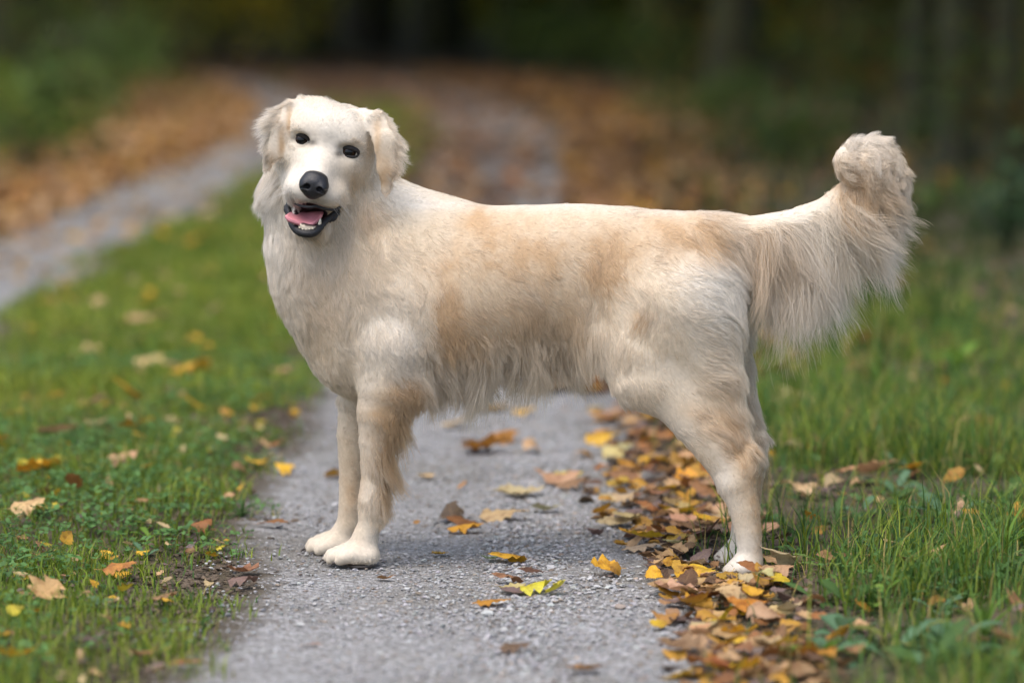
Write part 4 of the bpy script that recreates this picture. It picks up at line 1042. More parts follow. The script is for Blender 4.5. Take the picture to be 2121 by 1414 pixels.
for pts in ([(dp(634, 220, 118), 16), (dp(606, 230, 142), 22), (dp(586, 268, 158), 24), (dp(569, 314, 160), 19), (dp(551, 350, 154), 9)],
            [(dp(748, 240, 112), 16), (dp(778, 252, 132), 22), (dp(799, 298, 146), 25), (dp(801, 350, 146), 20), (dp(799, 406, 140), 9)]):
    ear.chain(pts, .02, .24)
# join: head into neck, ears onto head
off = np.round((head.lo - body.lo) / RES).astype(int)
sl = tuple(slice(off[i], off[i] + min(head.n[i], body.n[i] - off[i])) for i in range(3))
hs = tuple(slice(0, sl[i].stop - sl[i].start) for i in range(3))
only_body = Field.__new__(Field); only_body.__dict__ = dict(body.__dict__); only_body.F = body.F.copy()
head.lo = body.lo + off * RES; ear.lo = head.lo
body.put(sl, head.F[hs], .030)
body.put(sl, ear.F[hs], .004)
BV, BQ = body.mesh()
# relax the net a little
def smooth(V, Q, it, f=.5):
    E = np.concatenate((Q[:, [0, 1]], Q[:, [1, 2]], Q[:, [2, 3]], Q[:, [3, 0]]))
    for _ in range(it):
        s = np.zeros_like(V); n_ = np.zeros(len(V))
        np.add.at(s, E[:, 0], V[E[:, 1]]); np.add.at(n_, E[:, 0], 1)
        V = V + f * (s / n_[:, None] - V)
    return V
BV = smooth(BV, BQ, 1, .5)
dog = tag(empty('dog', (float(dp(1100, 600)[0]), DY, 0)), 'cream golden dog standing side-on across the rut, head turned with open mouth', 'dog')
DL = np.array(dog.location)
def dogpart(name, me, mat, parent=None):
    o = link(name, me, dog if parent is None else parent, mat)
    return o
m = NT('dog_skin')
nz = m.noise(90, 3)
skin_attr = m.n('Attribute', _attribute_name='tint')
skin = m.set(Base_Color=skin_attr.outputs['Color'], Roughness=.8)

# ---------------------------------------------------------------- coat maps on the side-view chart
# u, v, flow (du, dv), length px, lift 0..1
G_BODY = [
 # neck, ruff, chest
 (540, 330, -.35, 1, 55, .5), (560, 450, .0, 1, 55, .45), (545, 385, -.65, .75, 76, .7), (535, 365, -.75, .65, 66, .7), (600, 560, .25, 1, 52, .4), (590, 640, .3, .95, 45, .4), (680, 520, .12, 1, 55, .4), (640, 650, .35, .9, 45, .4), (720, 600, .3, .95, 48, .38),
 (780, 480, .2, 1, 50, .35), (740, 440, .1, 1, 55, .35), (820, 430, .55, .85, 34, .25), (880, 440, .85, .45, 24, .18), (760, 700, .3, .95, 42, .32), (850, 550, .6, .8, 34, .25), (850, 700, .35, .93, 34, .28), (800, 620, .45, .9, 36, .28),
 (900, 500, .7, .7, 28, .2), (640, 760, .45, .9, 40, .35), (700, 790, .25, .95, 34, .3), (680, 700, .4, .9, 42, .35), (650, 480, .15, 1, 55, .4),
 # trunk
 (950, 480, .9, .5, 24, .2), (1000, 550, .8, .55, 25, .22), (1100, 500, .92, .4, 24, .2), (1200, 470, 1, .25, 24, .2), (1150, 600, .72, .68, 28, .25), (1000, 650, .72, .68, 28, .25), (930, 640, .25, .97, 24, .35), (1050, 720, .5, .86, 32, .28),
 (950, 740, .35, .93, 36, .3), (1150, 700, .4, .9, 32, .3), (1000, 430, 1, .05, 20, .12), (1200, 427, 1, .05, 20, .12), (1400, 445, 1, .12, 22, .15), (1100, 424, 1, .05, 20, .12), (870, 415, .95, .3, 22, .12),
 # belly fringe
 (920, 790, .22, .97, 90, .3), (1000, 770, .12, 1, 105, .3), (1080, 755, .10, 1, 105, .3), (1150, 735, .12, 1, 130, .3), (1195, 710, .05, 1, 110, .3), (1240, 770, .35, .93, 40, .3), (890, 830, .2, .98, 50, .35), (950, 850, -.15, 1, 60, .3), (1100, 830, -.2, 1, 60, .3), (1170, 830, -.12, 1, 60, .3), (1300, 830, .35, .9, 30, .3),
 # loin, hip
 (1260, 540, .25, .95, 24, .45), (1330, 480, .9, .35, 24, .25), (1400, 520, .8, .6, 26, .25), (1460, 490, .35, .93, 34, .35), (1500, 480, .55, .8, 40, .35), (1240, 640, .05, 1, 34, .35), (1220, 700, .2, .97, 36, .35), (1300, 640, .6, .4, 30, .4), (1330, 670, -.4, .8, 30, .45), (1350, 740, .15, 1, 28, .25), (1270, 760, .45, .9, 38, .35),
 (1300, 790, .55, .84, 26, .25), (1420, 600, .85, .45, 28, .25), (1460, 590, .95, .3, 34, .25), (1500, 560, .75, .65, 36, .25), (1545, 620, .25, .97, 40, .25), (1480, 680, .92, .25, 38, .28), (1550, 720, .25, .97, 48, .25), (1480, 780, .85, .5, 50, .32), (1550, 810, .2, .98, 60, .25),
 (1450, 830, .7, .7, 26, .25), (1500, 860, .65, .76, 46, .3), (1540, 900, .3, .95, 34, .25), (1400, 850, .6, .8, 20, .2), (1400, 740, .35, .93, 22, .2), (1480, 940, .6, .8, 17, .2), (1530, 1000, .2, .98, 16, .2), (1550, 1100, .05, 1, 14, .18), (1580, 1050, .15, 1, 20, .3), (1540, 1180, -.5, .8, 9, .15), (1510, 1180, -.85, .5, 4.5, .08),
 # forelegs
 (780, 830, .05, 1, 16, .2), (850, 815, .4, .85, 26, .35), (868, 850, .15, 1, 85, .4), (850, 900, .3, .95, 90, .45), (745, 900, .08, 1, 15, .2), (785, 900, .3, .95, 20, .25), (815, 940, .45, .9, 90, .5), (800, 1010, .5, .86, 62, .5), (795, 1070, .4, .92, 24, .4), (760, 1000, .12, 1, 14, .2),
 (750, 1100, -.2, .97, 12, .18), (700, 1145, -.85, .5, 6, .1), (725, 1130, -.7, .7, 8, .12), (690, 1160, -.9, .4, 5, .1), (775, 1150, .25, .97, 14, .2), (710, 900, .05, 1, 14, .2), (715, 1000, .05, 1, 13, .2), (660, 1130, -.85, .5, 4, .08), (680, 1115, -.7, .7, 5, .08), (700, 1090, -.2, .97, 11, .18),
 # tail and plume
 (1560, 452, .97, .2, 26, .12), (1640, 442, .97, .0, 26, .12), (1690, 415, .8, .3, 30, .15), (1715, 370, .6, .75, 40, .2), (1530, 520, .4, .92, 100, .3), (1580, 500, .25, .97, 235, .25), (1640, 490, .30, .95, 235, .25), (1700, 465, .45, .9, 225, .25), (1740, 440, .6, .8, 190, .28),
 (1600, 620, .06, 1, 150, .2), (1600, 720, -.08, 1, 120, .2), (1660, 620, .1, 1, 150, .2), (1650, 720, -.15, 1, 120, .2), (1740, 560, .32, .95, 150, .2), (1740, 640, .1, 1, 130, .2), (1800, 500, .66, .75, 110, .25), (1820, 580, .5, .86, 120, .2), (1860, 480, .62, .78, 80, .25), (1880, 540, .55, .83, 80, .25), (1800, 640, .3, .95, 120, .2),
 (1795, 420, .6, .8, 115, .25), (1840, 410, .55, .84, 66, .22), (1860, 400, .5, .86, 58, .25), (1855, 345, .5, .8, 46, .5), (1830, 310, .7, .3, 42, .6), (1790, 290, .8, -.2, 40, .65), (1755, 295, .5, -.4, 36, .6), (1725, 315, .25, .7, 40, .22), (1720, 345, .35, .93, 56, .2), (1755, 345, .5, .86, 78, .2), (1770, 385, .58, .81, 120, .22)]
G_HEAD = [
 # muzzle and face: hair runs back from the nose
 (655, 340, .15, -1, 4.5, .10), (665, 300, .15, -1, 6, .10), (685, 240, .2, -1, 10, .15), (695, 205, .2, -1, 12, .2), (640, 220, -.3, -.9, 12, .18), (740, 235, .55, -.8, 12, .18), (625, 265, -.4, -.8, 8, .12), (735, 285, .6, -.7, 8, .12),
 (600, 300, -.7, .5, 9, .15), (760, 330, .7, .6, 10, .15), (610, 360, -.8, .6, 6, .12), (705, 385, .9, .3, 6, .12), (620, 400, -.6, .8, 5, .1), (690, 420, .8, .6, 5, .1), (655, 425, .1, 1, 4, .1), (740, 390, .6, .8, 20, .25), (770, 400, .3, .95, 34, .3), (600, 420, -.1, 1, 22, .25),
 (590, 350, -.5, .85, 14, .2), (720, 440, .35, .95, 32, .3), (650, 480, 0, 1, 12, .2), (700, 470, .2, 1, 34, .3), (625, 475, -.1, 1, 12, .2), (780, 300, .6, .8, 16, .2), (575, 260, -.6, .8, 16, .2), (745, 420, .3, 1, 36, .3)]
G_EAR = [
 (625, 212, -.7, .6, 14, .08), (605, 222, -.8, .5, 20, .10), (582, 238, -.95, .25, 40, .18), (565, 255, -.95, .25, 42, .2), (596, 262, -.4, .92, 12, .05), (575, 280, -.5, .87, 16, .07), (556, 285, -.85, .45, 32, .2), (556, 310, -.6, .8, 24, .15), (570, 320, -.35, .94, 12, .05), (552, 345, -.25, .97, 12, .1), (588, 300, -.35, .94, 8, .03),
 (752, 234, .6, .75, 14, .08), (778, 242, .75, .55, 18, .10), (803, 258, .92, .3, 28, .18), (822, 285, .92, .35, 34, .2), (785, 275, .2, .97, 10, .05), (824, 315, .85, .5, 34, .2), (800, 310, .35, .93, 14, .07), (795, 350, .2, .97, 12, .05), (822, 345, .65, .75, 26, .18), (785, 380, .1, 1, 10, .05), (812, 375, .3, .95, 14, .1), (799, 405, .05, 1, 10, .1), (535, 240, -.95, .2, 34, .2), (850, 315, .85, .45, 30, .2)]
class Chart:
    """interpolates flow, length and lift over the chart from guides"""
    STEP = 5
    def __init__(self, G, soft):
        G = np.array(G, float)
        us = np.arange(440, 2000, self.STEP); vs = np.arange(140, 1260, self.STEP)
        U, V_ = np.meshgrid(us, vs, indexing='ij')
        num = np.zeros(U.shape + (4,)); den = np.zeros(U.shape)
        nrm = np.hypot(G[:, 2], G[:, 3])
        for g, q in zip(G, nrm):
            w = 1 / ((U - g[0]) ** 2 + (V_ - g[1]) ** 2 + soft ** 2) ** 2.2
            num += w[..., None] * np.array((g[2] / q, g[3] / q, g[4], g[5])); den += w
        self.T = num / den[..., None]
    def __call__(self, uv):
        g = np.stack(((uv[:, 0] - 440) / self.STEP, (uv[:, 1] - 140) / self.STEP), 1)
        g = np.clip(g, 0, np.array(self.T.shape[:2]) - 1.001); i = g.astype(int); f = g - i
        T = self.T
        return (T[i[:, 0], i[:, 1]] * ((1 - f[:, 0]) * (1 - f[:, 1]))[:, None] + T[i[:, 0] + 1, i[:, 1]] * (f[:, 0] * (1 - f[:, 1]))[:, None]
                + T[i[:, 0], i[:, 1] + 1] * ((1 - f[:, 0]) * f[:, 1])[:, None] + T[i[:, 0] + 1, i[:, 1] + 1] * (f[:, 0] * f[:, 1])[:, None])
CH = dict(body=Chart(G_BODY, 22), head=Chart(G_HEAD, 14), ear=Chart(G_EAR, 9))
# coat colour: cream with tan patches (u, v, radius u, radius v, strength)
TAN = [(1080, 560, 190, 110, .18), (1400, 490, 120, 45, .2), (835, 900, 30, 70, .3), (925, 645, 24, 70, 1.0), (935, 690, 40, 60, .35), (1020, 520, 110, 75, .55), (990, 455, 36, 32, .75), (1130, 520, 120, 90, .46), (1050, 660, 120, 50, .52), (960, 700, 60, 40, .45), (1256, 555, 32, 56, 1.0), (1275, 545, 60, 60, .3), (1270, 525, 60, 25, .5), (1328, 655, 22, 18, .85), (1460, 485, 42, 42, .9), (1390, 500, 70, 50, .55),
       (1320, 460, 120, 35, .35), (850, 815, 38, 36, 1), (825, 880, 34, 62, 1), (810, 960, 22, 70, .8), (800, 1040, 16, 60, .8), (785, 850, 40, 40, .45), (1500, 880, 50, 45, .8), (1530, 930, 32, 40, .8), (1560, 1000, 26, 70, .7), (1450, 850, 40, 22, .5), (1575, 1080, 16, 80, .9),
       (1490, 800, 50, 25, .35), (1550, 490, 50, 30, .4), (1765, 368, 52, 36, 1.1), (1830, 380, 60, 60, .3), (1620, 480, 60, 22, .35), (760, 440, 28, 40, .6), (700, 560, 90, 90, .18), (730, 1030, 22, 60, .5), (772, 930, 30, 110, .28), (720, 940, 30, 130, .32), (735, 1125, 22, 14, .2), (660, 640, 40, 60, .25), (900, 560, 60, 60, .25), (1180, 640, 50, 60, .35)]  # long far-foreleg patch: beige coat with the leg's shade painted in
TAN_EAR = [(600, 250, 8, 50, .8), (583, 300, 8, 40, .95), (562, 338, 14, 28, .75), (797, 375, 20, 42, .8), (781, 285, 10, 60, .75), (805, 320, 16, 40, .3)]
TAN_HEAD = [(770, 300, 14, 60, .5), (722, 360, 20, 30, .25), (650, 275, 8, 16, .1), (760, 420, 30, 36, .5), (735, 300, 20, 14, .12)]
def tan_at(uv, T):
    t = np.zeros(len(uv))
    for (u, v, a, b, s) in T: t = t + s * np.exp(-((uv[:, 0] - u) / a) ** 2 - ((uv[:, 1] - v) / b) ** 2)
    return np.clip(t, 0, 1.1)
CREAM = np.array((.645, .535, .39)); WHITE = np.array((.70, .645, .555)); TANC = np.array((.47, .315, .175))
DARK = [(647, 295, 10, 7, .85), (630, 278, 15, 4, .5), (607, 286, 7, 5, .6), (625, 304, 14, 3, .3), (702, 319, 10, 7, .85), (720, 302, 15, 4, .5), (742, 319, 7, 5, .6), (722, 328, 14, 3, .3), (652, 418, 30, 7, .55), (600, 410, 5, 20, .6), (712, 425, 8, 12, .5), (640, 488, 40, 8, .7)]
def coat_colour(uv, reg, rng):
    t = tan_at(uv, dict(body=TAN, head=TAN_HEAD, ear=TAN_EAR)[reg]) * (1 + .3 * fbm(uv[:, 0] / 22, uv[:, 1] / 22, 801))
    t = np.clip(t, 0, 1)[:, None]
    wmap = [(1490, 600, 80, 90, .9), (860, 700, 60, 90, .3), (600, 500, 40, 200, .4), (1060, 425, 300, 14, .8), (1380, 440, 120, 12, .6), (720, 1140, 90, 40, .45), (1520, 1150, 50, 50, .9), (1650, 540, 130, 150, .75), (560, 450, 40, 120, .6), (800, 680, 60, 80, .5), (1080, 790, 200, 50, .4), (760, 900, 20, 200, .4), (1500, 1000, 25, 90, .6), (1760, 300, 60, 30, .6), (690, 260, 90, 80, .8), (640, 380, 50, 60, .7), (840, 400, 60, 30, .8), (1380, 900, 60, 40, .4)]
    w = np.clip(tan_at(uv, wmap) + (.05 if reg == 'head' else .3 if reg == 'ear' else .1) + .12 * fbm(uv[:, 0] / 30, uv[:, 1] / 30, 811), 0, 1)[:, None]
    base = CREAM * (1 - w) + WHITE * w
    c_ = base * (1 - t) + TANC * t
    if reg == 'head':
        dk = np.clip(tan_at(uv, DARK), 0, .95)[:, None]
        c_ = c_ * (1 - dk) + np.array((.045, .036, .03)) * dk
    return c_ * (1 + .06 * rng.standard_normal((len(uv), 1)))
# tint the skin like the coat so that no dark gaps show
buv = chart(BV)
vh, vb, ve = np.full(len(BV), .5), only_body.sample(BV), np.full(len(BV), .5)
inh = (BV >= head.lo).all(1) & (BV <= head.lo + RES * (head.n - 1)).all(1)
vh[inh] = head.sample(BV[inh]); ve[inh] = ear.sample(BV[inh])
reg_v = np.where((ve < vh) & (ve < vb), 2, np.where(vh < vb, 1, 0))
vcol = np.zeros((len(BV), 3))
for q, nm in enumerate(('body', 'head', 'ear')):
    s = reg_v == q
    vcol[s] = coat_colour(buv[s], nm, np.random.default_rng(3)) * .8
# dark skin in the mouth
mouth_c = hp(5, 145, 58)
dmo = np.stack([(BV - mouth_c) @ a_ for a_ in HA], 1) / (np.array((35, 64, 21)) * PX)
in_mouth = (np.linalg.norm(dmo, axis=1) < 1.12)
vcol[in_mouth] = (.035, .014, .014)
body_me = mesh_np('body', BV - DL, BQ, True, vcol)
dogpart('body', body_me, skin)

# ---------------------------------------------------------------- strands
m = NT('fur')
hi_ = m.n('HairInfo'); fa = m.n('Attribute', _attribute_name='fur_tint')
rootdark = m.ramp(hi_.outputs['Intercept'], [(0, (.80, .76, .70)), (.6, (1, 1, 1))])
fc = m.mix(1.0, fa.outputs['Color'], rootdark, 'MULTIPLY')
hair = m.n('BsdfHairPrincipled'); hair.parametrization = 'COLOR'
m.l(fc, hair.inputs['Color']); hair.inputs['Roughness'].default_value = .45; hair.inputs['Radial Roughness'].default_value = .7; hair.inputs['Random Roughness'].default_value = .2
hair.inputs['Coat'].default_value = 0.0 if 'Coat' in hair.inputs else 0
dif = m.n('BsdfDiffuse'); m.l(fc, dif.inputs[0])
mxs = m.n('MixShader'); mxs.inputs[0].default_value = .5
m.l(hair.outputs[0], mxs.inputs[1]); m.l(dif.outputs[0], mxs.inputs[2]); m.l(mxs.outputs[0], m.out.inputs[0])
fur_mat = m.m
def surf_sample(n, weight, rng):
    T = np.concatenate((BQ[:, [0, 1, 2]], BQ[:, [0, 2, 3]]))
    A_, B_, C_ = BV[T[:, 0]], BV[T[:, 1]], BV[T[:, 2]]
    N = np.cross(B_ - A_, C_ - A_); ar = np.linalg.norm(N, axis=1) / 2
    p = ar * weight[T].mean(1); p /= p.sum()
    k = np.searchsorted(np.cumsum(p), rng.random(n)); k = np.minimum(k, len(T) - 1)
    r1 = np.sqrt(rng.random(n))[:, None]; r2 = rng.random(n)[:, None]
    P = A_[k] * (1 - r1) + B_[k] * r1 * (1 - r2) + C_[k] * r1 * r2
    Nn = VN[T[k, 0]] * (1 - r1) + VN[T[k, 1]] * r1 * (1 - r2) + VN[T[k, 2]] * r1 * r2
    return P, Nn / np.linalg.norm(Nn, axis=1)[:, None]
fn = np.cross(BV[BQ[:, 2]] - BV[BQ[:, 0]], BV[BQ[:, 3]] - BV[BQ[:, 1]])
VN = np.zeros_like(BV)
for j in range(4): np.add.at(VN, BQ[:, j], fn)
VN /= np.linalg.norm(VN, axis=1)[:, None] + 1e-12
def field3(uv, reg):
    t = CH[reg](uv)
    f = np.stack((t[:, 0], np.zeros(len(t)), -t[:, 1]), 1)
    return f / (np.linalg.norm(f, axis=1)[:, None] + 1e-6), t[:, 2] * PX, t[:, 3]
LIFT = dict(face_fur=.6, ear_fur=1.0, neck_ruff=.6, trunk_coat=.42, belly_feathering=.8, leg_fur=.6, tail_plume=.9)
def grow(name, n, weight, reg, npts, seed, lenmul=1.0, clump=(9, .6), wav=.0, rad=(.00036, .00008), hug=1.0, jit=.25, lenvar=(.6, 1.0), grav=0.0, fringe=.12):
    rng = np.random.default_rng(seed)
    P, N = surf_sample(n, weight, rng)
    uv = chart(P)
    fl, L, lift = field3(uv, reg)
    L = L * lenmul * (lenvar[0] + (lenvar[1] - lenvar[0]) * rng.random(n)) * (1 + fringe * fbm(uv[:, 0] / 16, uv[:, 1] / 40, seed + 3, 2))
    # broad locks: the flow wanders slowly over the coat
    wn_ = fbm(uv[:, 0] / 26, uv[:, 1] / 26, seed + 7, 2)
    ca, sa = np.cos(wn_ * jit * 1.6), np.sin(wn_ * jit * 1.6)
    def turn(f): return np.stack((f[:, 0] * ca - f[:, 2] * sa, f[:, 1], f[:, 0] * sa + f[:, 2] * ca), 1)
    fl = turn(fl)
    rnd = rng.normal(0, 1, (n, 3)) * jit * .35
    tang = fl - N * (fl * N).sum(1)[:, None]
    tl = np.linalg.norm(tang, axis=1)[:, None]
    tang = tang / (tl + .15)
    lf = (lift * LIFT[name] * (1 + .25 * wn_))[:, None]
    d = tang + N * lf * 1.1 + rnd
    d /= np.linalg.norm(d, axis=1)[:, None]
    pts = np.zeros((n, npts, 3)); pts[:, 0] = P - N * .0015
    cur = pts[:, 0].copy()
    step = (L / (npts - 1))[:, None]
    long_ = np.clip((L / PX - 30) / 60, 0, 1)[:, None]
    ph = rng.random(n) * 6.28
    side = np.cross(d, N); side /= np.linalg.norm(side, axis=1)[:, None] + 1e-6
    for k in range(1, npts):
        t = k / (npts - 1)
        f, _, _ = field3(chart(cur), reg); f = turn(f)
        ft = f - N * (f * N).sum(1)[:, None] * hug * (1 - long_ * t)
        ft = ft + N * lf * .55 * (1 - t) + np.array((0, 0, -1.)) * grav * t
        d = d * .72 + ft * .28 + rnd * .12
        d /= np.linalg.norm(d, axis=1)[:, None]
        cur = cur + d * step
        wv_ = side * (wav * np.sin(t * 7.0 + wn_ * 9 + ph * .15) * t)[:, None] if wav else 0
        pts[:, k] = cur + wv_
    # clumping
    cs, ca_ = clump
    nc = max(8, n // cs)
    ci = rng.choice(n, nc, False)
    kd = kdtree.KDTree(nc)
    for q, i_ in enumerate(ci): kd.insert(P[i_], q)
    kd.balance()
    own = np.fromiter((kd.find(p)[1] for p in P), np.int64, n)
    near = ci[own]
    near = np.where(np.linalg.norm(P[near] - P, axis=1) < .02, near, np.arange(n))
    tt = (np.linspace(0, 1, npts) ** 1.1)[None, :, None]
    amt = (ca_ * (.5 + .5 * rng.random(nc)))[own][:, None, None]
    rel = pts[near] - pts
    lr = (L / L[near])[:, None, None]
    pts = pts + rel * tt * amt
    col = coat_colour(uv + (rng.normal(0, 5.0 if reg == 'body' else 1.5, (nc, 2)))[own] + rng.normal(0, 2.0 if reg == 'body' else .8, (n, 2)), reg, rng)
    col = col * (1 + (.07 if name == 'face_fur' else .09) * rng.standard_normal((nc, 1)))[own]
    me = bpy.data.hair_curves.new(name)
    me.add_curves([npts] * n)
    me.position_data.foreach_set('vector', (pts - DL).astype(np.float32).ravel())
    ra = me.attributes.get('radius') or me.attributes.new('radius', 'FLOAT', 'POINT')
    prof = rad[0] + (rad[1] - rad[0]) * np.linspace(0, 1, npts) ** 1.3
    ra.data.foreach_set('value', np.tile(prof, n).astype(np.float32))
    c4 = np.ones((n, 4), np.float32); c4[:, :3] = np.clip(col, .01, .95)
    me.attributes.new('fur_tint', 'FLOAT_COLOR', 'CURVE').data.foreach_set('color', c4.ravel())
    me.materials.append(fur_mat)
    o = bpy.data.objects.new(name, me); S.collection.objects.link(o); o.parent = dog
    return o
u_, v_ = buv[:, 0], buv[:, 1]
facing = np.clip(.35 - VN[:, 1] * .65, .12, 1)               # the far flank needs fewer strands
is_b, is_h, is_e = reg_v == 0, reg_v == 1, reg_v == 2
eye_gap = np.ones(len(BV))
for s in (-1, 1):
    q = np.stack([(BV - hp(50.5 * s, 0, 4)) @ a_ for a_ in HA], 1) / (np.array((20, 22, 12.5)) * PX)
    eye_gap *= np.linalg.norm(q, axis=1) > 1
q = np.stack([(BV - hp(-2.5, 85, 104)) @ a_ for a_ in HA], 1) / (np.array((31, 36, 25)) * PX)
eye_gap *= np.linalg.norm(q, axis=1) > 1
chin = np.stack([(BV - hp(9, 172, 62)) @ a_ for a_ in HA], 1) / (np.array((38, 40, 24)) * PX)
eye_gap *= (np.linalg.norm(chin, axis=1) > 1) & ~in_mouth
tailm = is_b & (u_ > 1535) & (v_ < 520 + (u_ - 1535) * .2) & (np.abs(BV[:, 1] - DY + YAW * (u_ - 880) * PX) < .09)
legm = is_b & (((u_ < 900) & (v_ > 850)) | ((u_ > 1330) & (v_ > 880 - (u_ - 1330) * .0)))
neckm = is_b & ~legm & (u_ < 880)
trunkm = is_b & ~legm & ~neckm & ~tailm
bellym = trunkm & (VN[:, 2] < .25) & (v_ > 690) & (u_ < 1300)
low = np.clip((v_ - 660) / 60, 0, 1)
grow('face_fur', 75000, (is_h * eye_gap) * facing, 'head', 5, 901, 1.4, (9, .45), 0, (.00026, .00008), 1, .22)
grow('ear_fur', 17000, is_e * 1.0, 'ear', 10, 902, 1, (12, .5), .0022, (.00028, .00005), .7, .24, (.45, 1.15), 0, .28)
grow('neck_ruff', 76000, neckm * facing, 'body', 9, 903, .84, (14, .5), .0025, (.00032, .00006), .85, .32, (.5, 1.1))
grow('trunk_coat', 125000, trunkm * facing, 'body', 7, 904, .92, (10, .4), .001, (.00030, .00007), 1, .27, (.6, 1.1))
grow('belly_feathering', 14000, bellym * 1.0, 'body', 12, 905, 1.06, (16, .5), .003, (.00034, .00005), .3, .30, (.4, 1.2), .15, .35)
grow('leg_fur', 52000, legm * np.clip(facing, .4, 1), 'body', 7, 906, 1, (14, .6), .0012, (.00030, .00006), .8, .36, (.5, 1.2), 0, .2)
grow('tail_plume', 64000, tailm * 1.0, 'body', 14, 907, 1, (26, .66), .0085, (.00036, .00005), .35, .30, (.25, 1.1), 0, .26)

# ---------------------------------------------------------------- face: nose, eyes, mouth
def dark_wet(name, col, rough, bump=0.0, scale=400):
    m = NT(name)
    if bump:
        vz = m.n('TexVoronoi', Scale=float(scale)); m.l(m.pos(), vz.inputs['Vector']); m.bump(vz.outputs['Distance'], bump, .0008)
    nz_ = m.noise(120, 3)
    return m.set(Base_Color=m.mix(nz_.outputs[0], tuple(np.array(col) * .8), tuple(np.array(col) * 1.25)), Roughness=rough)
nose_mat = dark_wet('nose_leather', (.007, .007, .009), .46, .5, 700)
lip_mat = dark_wet('black_lip', (.006, .006, .007), .6, .4, 350)
lid_mat = dark_wet('eyelid', (.012, .010, .009), .75)
tongue_mat = dark_wet('tongue', (.56, .22, .25), .38, .25, 900)
gum_mat = dark_wet('mouth_lining', (.05, .014, .016), .5)
tooth_mat = dark_wet('tooth', (.56, .50, .38), .35)
claw_mat = dark_wet('claw', (.045, .036, .03), .4)
NO = 12
nf = Field(hp(0, 85, 104) - .045, hp(0, 85, 104) + .045, .0008)
nf.ell(hp(-2.5, 80, 100 + NO), (28.5, 24, 20), .006, HA)
nf.ell(hp(-2.5, 96, 98 + NO), (20, 24, 18), .008, HA)
for s in (-1, 1): nf.ell(hp(-2.5 + 17 * s, 88, 104 + NO), (12.5, 20, 15), .006, HA)
nf.ell(hp(-2.5, 66, 92 + NO), (22, 20, 10), .008, HA)
for s in (-1, 1):
    nf.ell(hp(-2.5 + 13 * s, 91, 124 + NO), (6.2, 12, 5.2), .0022, HA, op='cut')
    nf.cone(hp(-2.5 + 16 * s, 92, 124 + NO), hp(-2.5 + 26 * s, 97, 112 + NO), 3.8, 1.8, .002, 1, 'cut')
nf.cone(hp(-2.5, 92, 128 + NO), hp(-2.5, 116, 116 + NO), 1.3, 1.6, .002, 1, 'cut')
NV, NQ = nf.mesh()
dogpart('nose', mesh_np('nose', NV - DL, NQ), nose_mat)
def tube(name, pts, rad, mat, sides=10, flat=1.0, bump=0.0, seed=0, parent=None, sub=6):
    """round tube through points; radii in px; Catmull-Rom"""
    P = np.array(pts, float); n = len(P)
    Q = np.vstack((2 * P[0] - P[1], P, 2 * P[-1] - P[-2])); R_ = np.concatenate(([rad[0]], rad, [rad[-1]]))
    out, ro = [], []
    for k in range(1, n):
        for j in range(sub if k < n - 1 else sub + 1):
            t = j / sub
            cr = lambda A: .5 * (2 * A[k] + (A[k + 1] - A[k - 1]) * t + (2 * A[k - 1] - 5 * A[k] + 4 * A[k + 1] - A[k + 2]) * t * t + (3 * A[k] - A[k - 1] - 3 * A[k + 1] + A[k + 2]) * t ** 3)
            out.append(cr(Q)); ro.append(cr(R_))
    out = np.array(out); ro = np.maximum(np.array(ro), .2) * PX
    rg = np.random.default_rng(seed)
    V, F = [], []
    for k in range(len(out)):
        d = out[min(k + 1, len(out) - 1)] - out[max(k - 1, 0)]; d /= np.linalg.norm(d)
        e = np.cross(d, (0, 1., 0)); e /= np.linalg.norm(e); f = np.cross(d, e)
        b = 1 + bump * rg.standard_normal()
        for j in range(sides):
            a = 6.2832 * j / sides
            V.append(out[k] + ro[k] * b * (math.cos(a) * e + math.sin(a) * f * flat))
    for k in range(len(out) - 1):
        for j in range(sides): F.append((k * sides + j, k * sides + (j + 1) % sides, (k + 1) * sides + (j + 1) % sides, (k + 1) * sides + j))
    o = len(V); V += [out[0], out[-1]]
    T = [(o, (j + 1) % sides, j) for j in range(sides)] + [(o + 1, o - sides + j, o - sides + (j + 1) % sides) for j in range(sides)]
    return dogpart(name, mesh_np(name, np.array(V) - DL, [np.array(F), np.array(T)]), mat, parent)
# eyes
m = NT('dog_eye')
tc = m.n('TexCoord').outputs['Object']
ln = m.n('VectorMath', _operation='LENGTH'); cb = m.n('Combine' + 'XYZ'); sp_ = m.n('SeparateXYZ'); m.l(tc, sp_.inputs[0]); m.l(sp_.outputs[0], cb.inputs[0]); m.l(sp_.outputs[2], cb.inputs[2]); m.l(cb.outputs[0], ln.inputs[0])
iris = m.ramp(ln.outputs['Value'], [(.0, (.003, .003, .003)), (.42, (.004, .003, .003)), (.47, (.022, .010, .005)), (.78, (.015, .007, .004)), (.85, (.008, .006, .005)), (1, (.05, .04, .035))])
eye_mat = m.set(Base_Color=iris, Roughness=.12, Specular_IOR_Level=.28)
def uv_ball(nu=28, nv=18):
    V = [(math.sin(math.pi * i / nv) * math.cos(6.2832 * j / nu), math.sin(math.pi * i / nv) * math.sin(6.2832 * j / nu), math.cos(math.pi * i / nv)) for i in range(nv + 1) for j in range(nu)]
    F = [(i * nu + j, (i + 1) * nu + j, (i + 1) * nu + (j + 1) % nu, i * nu + (j + 1) % nu) for i in range(nv) for j in range(nu)]
    return np.array(V), np.array(F)
UB = uv_ball()
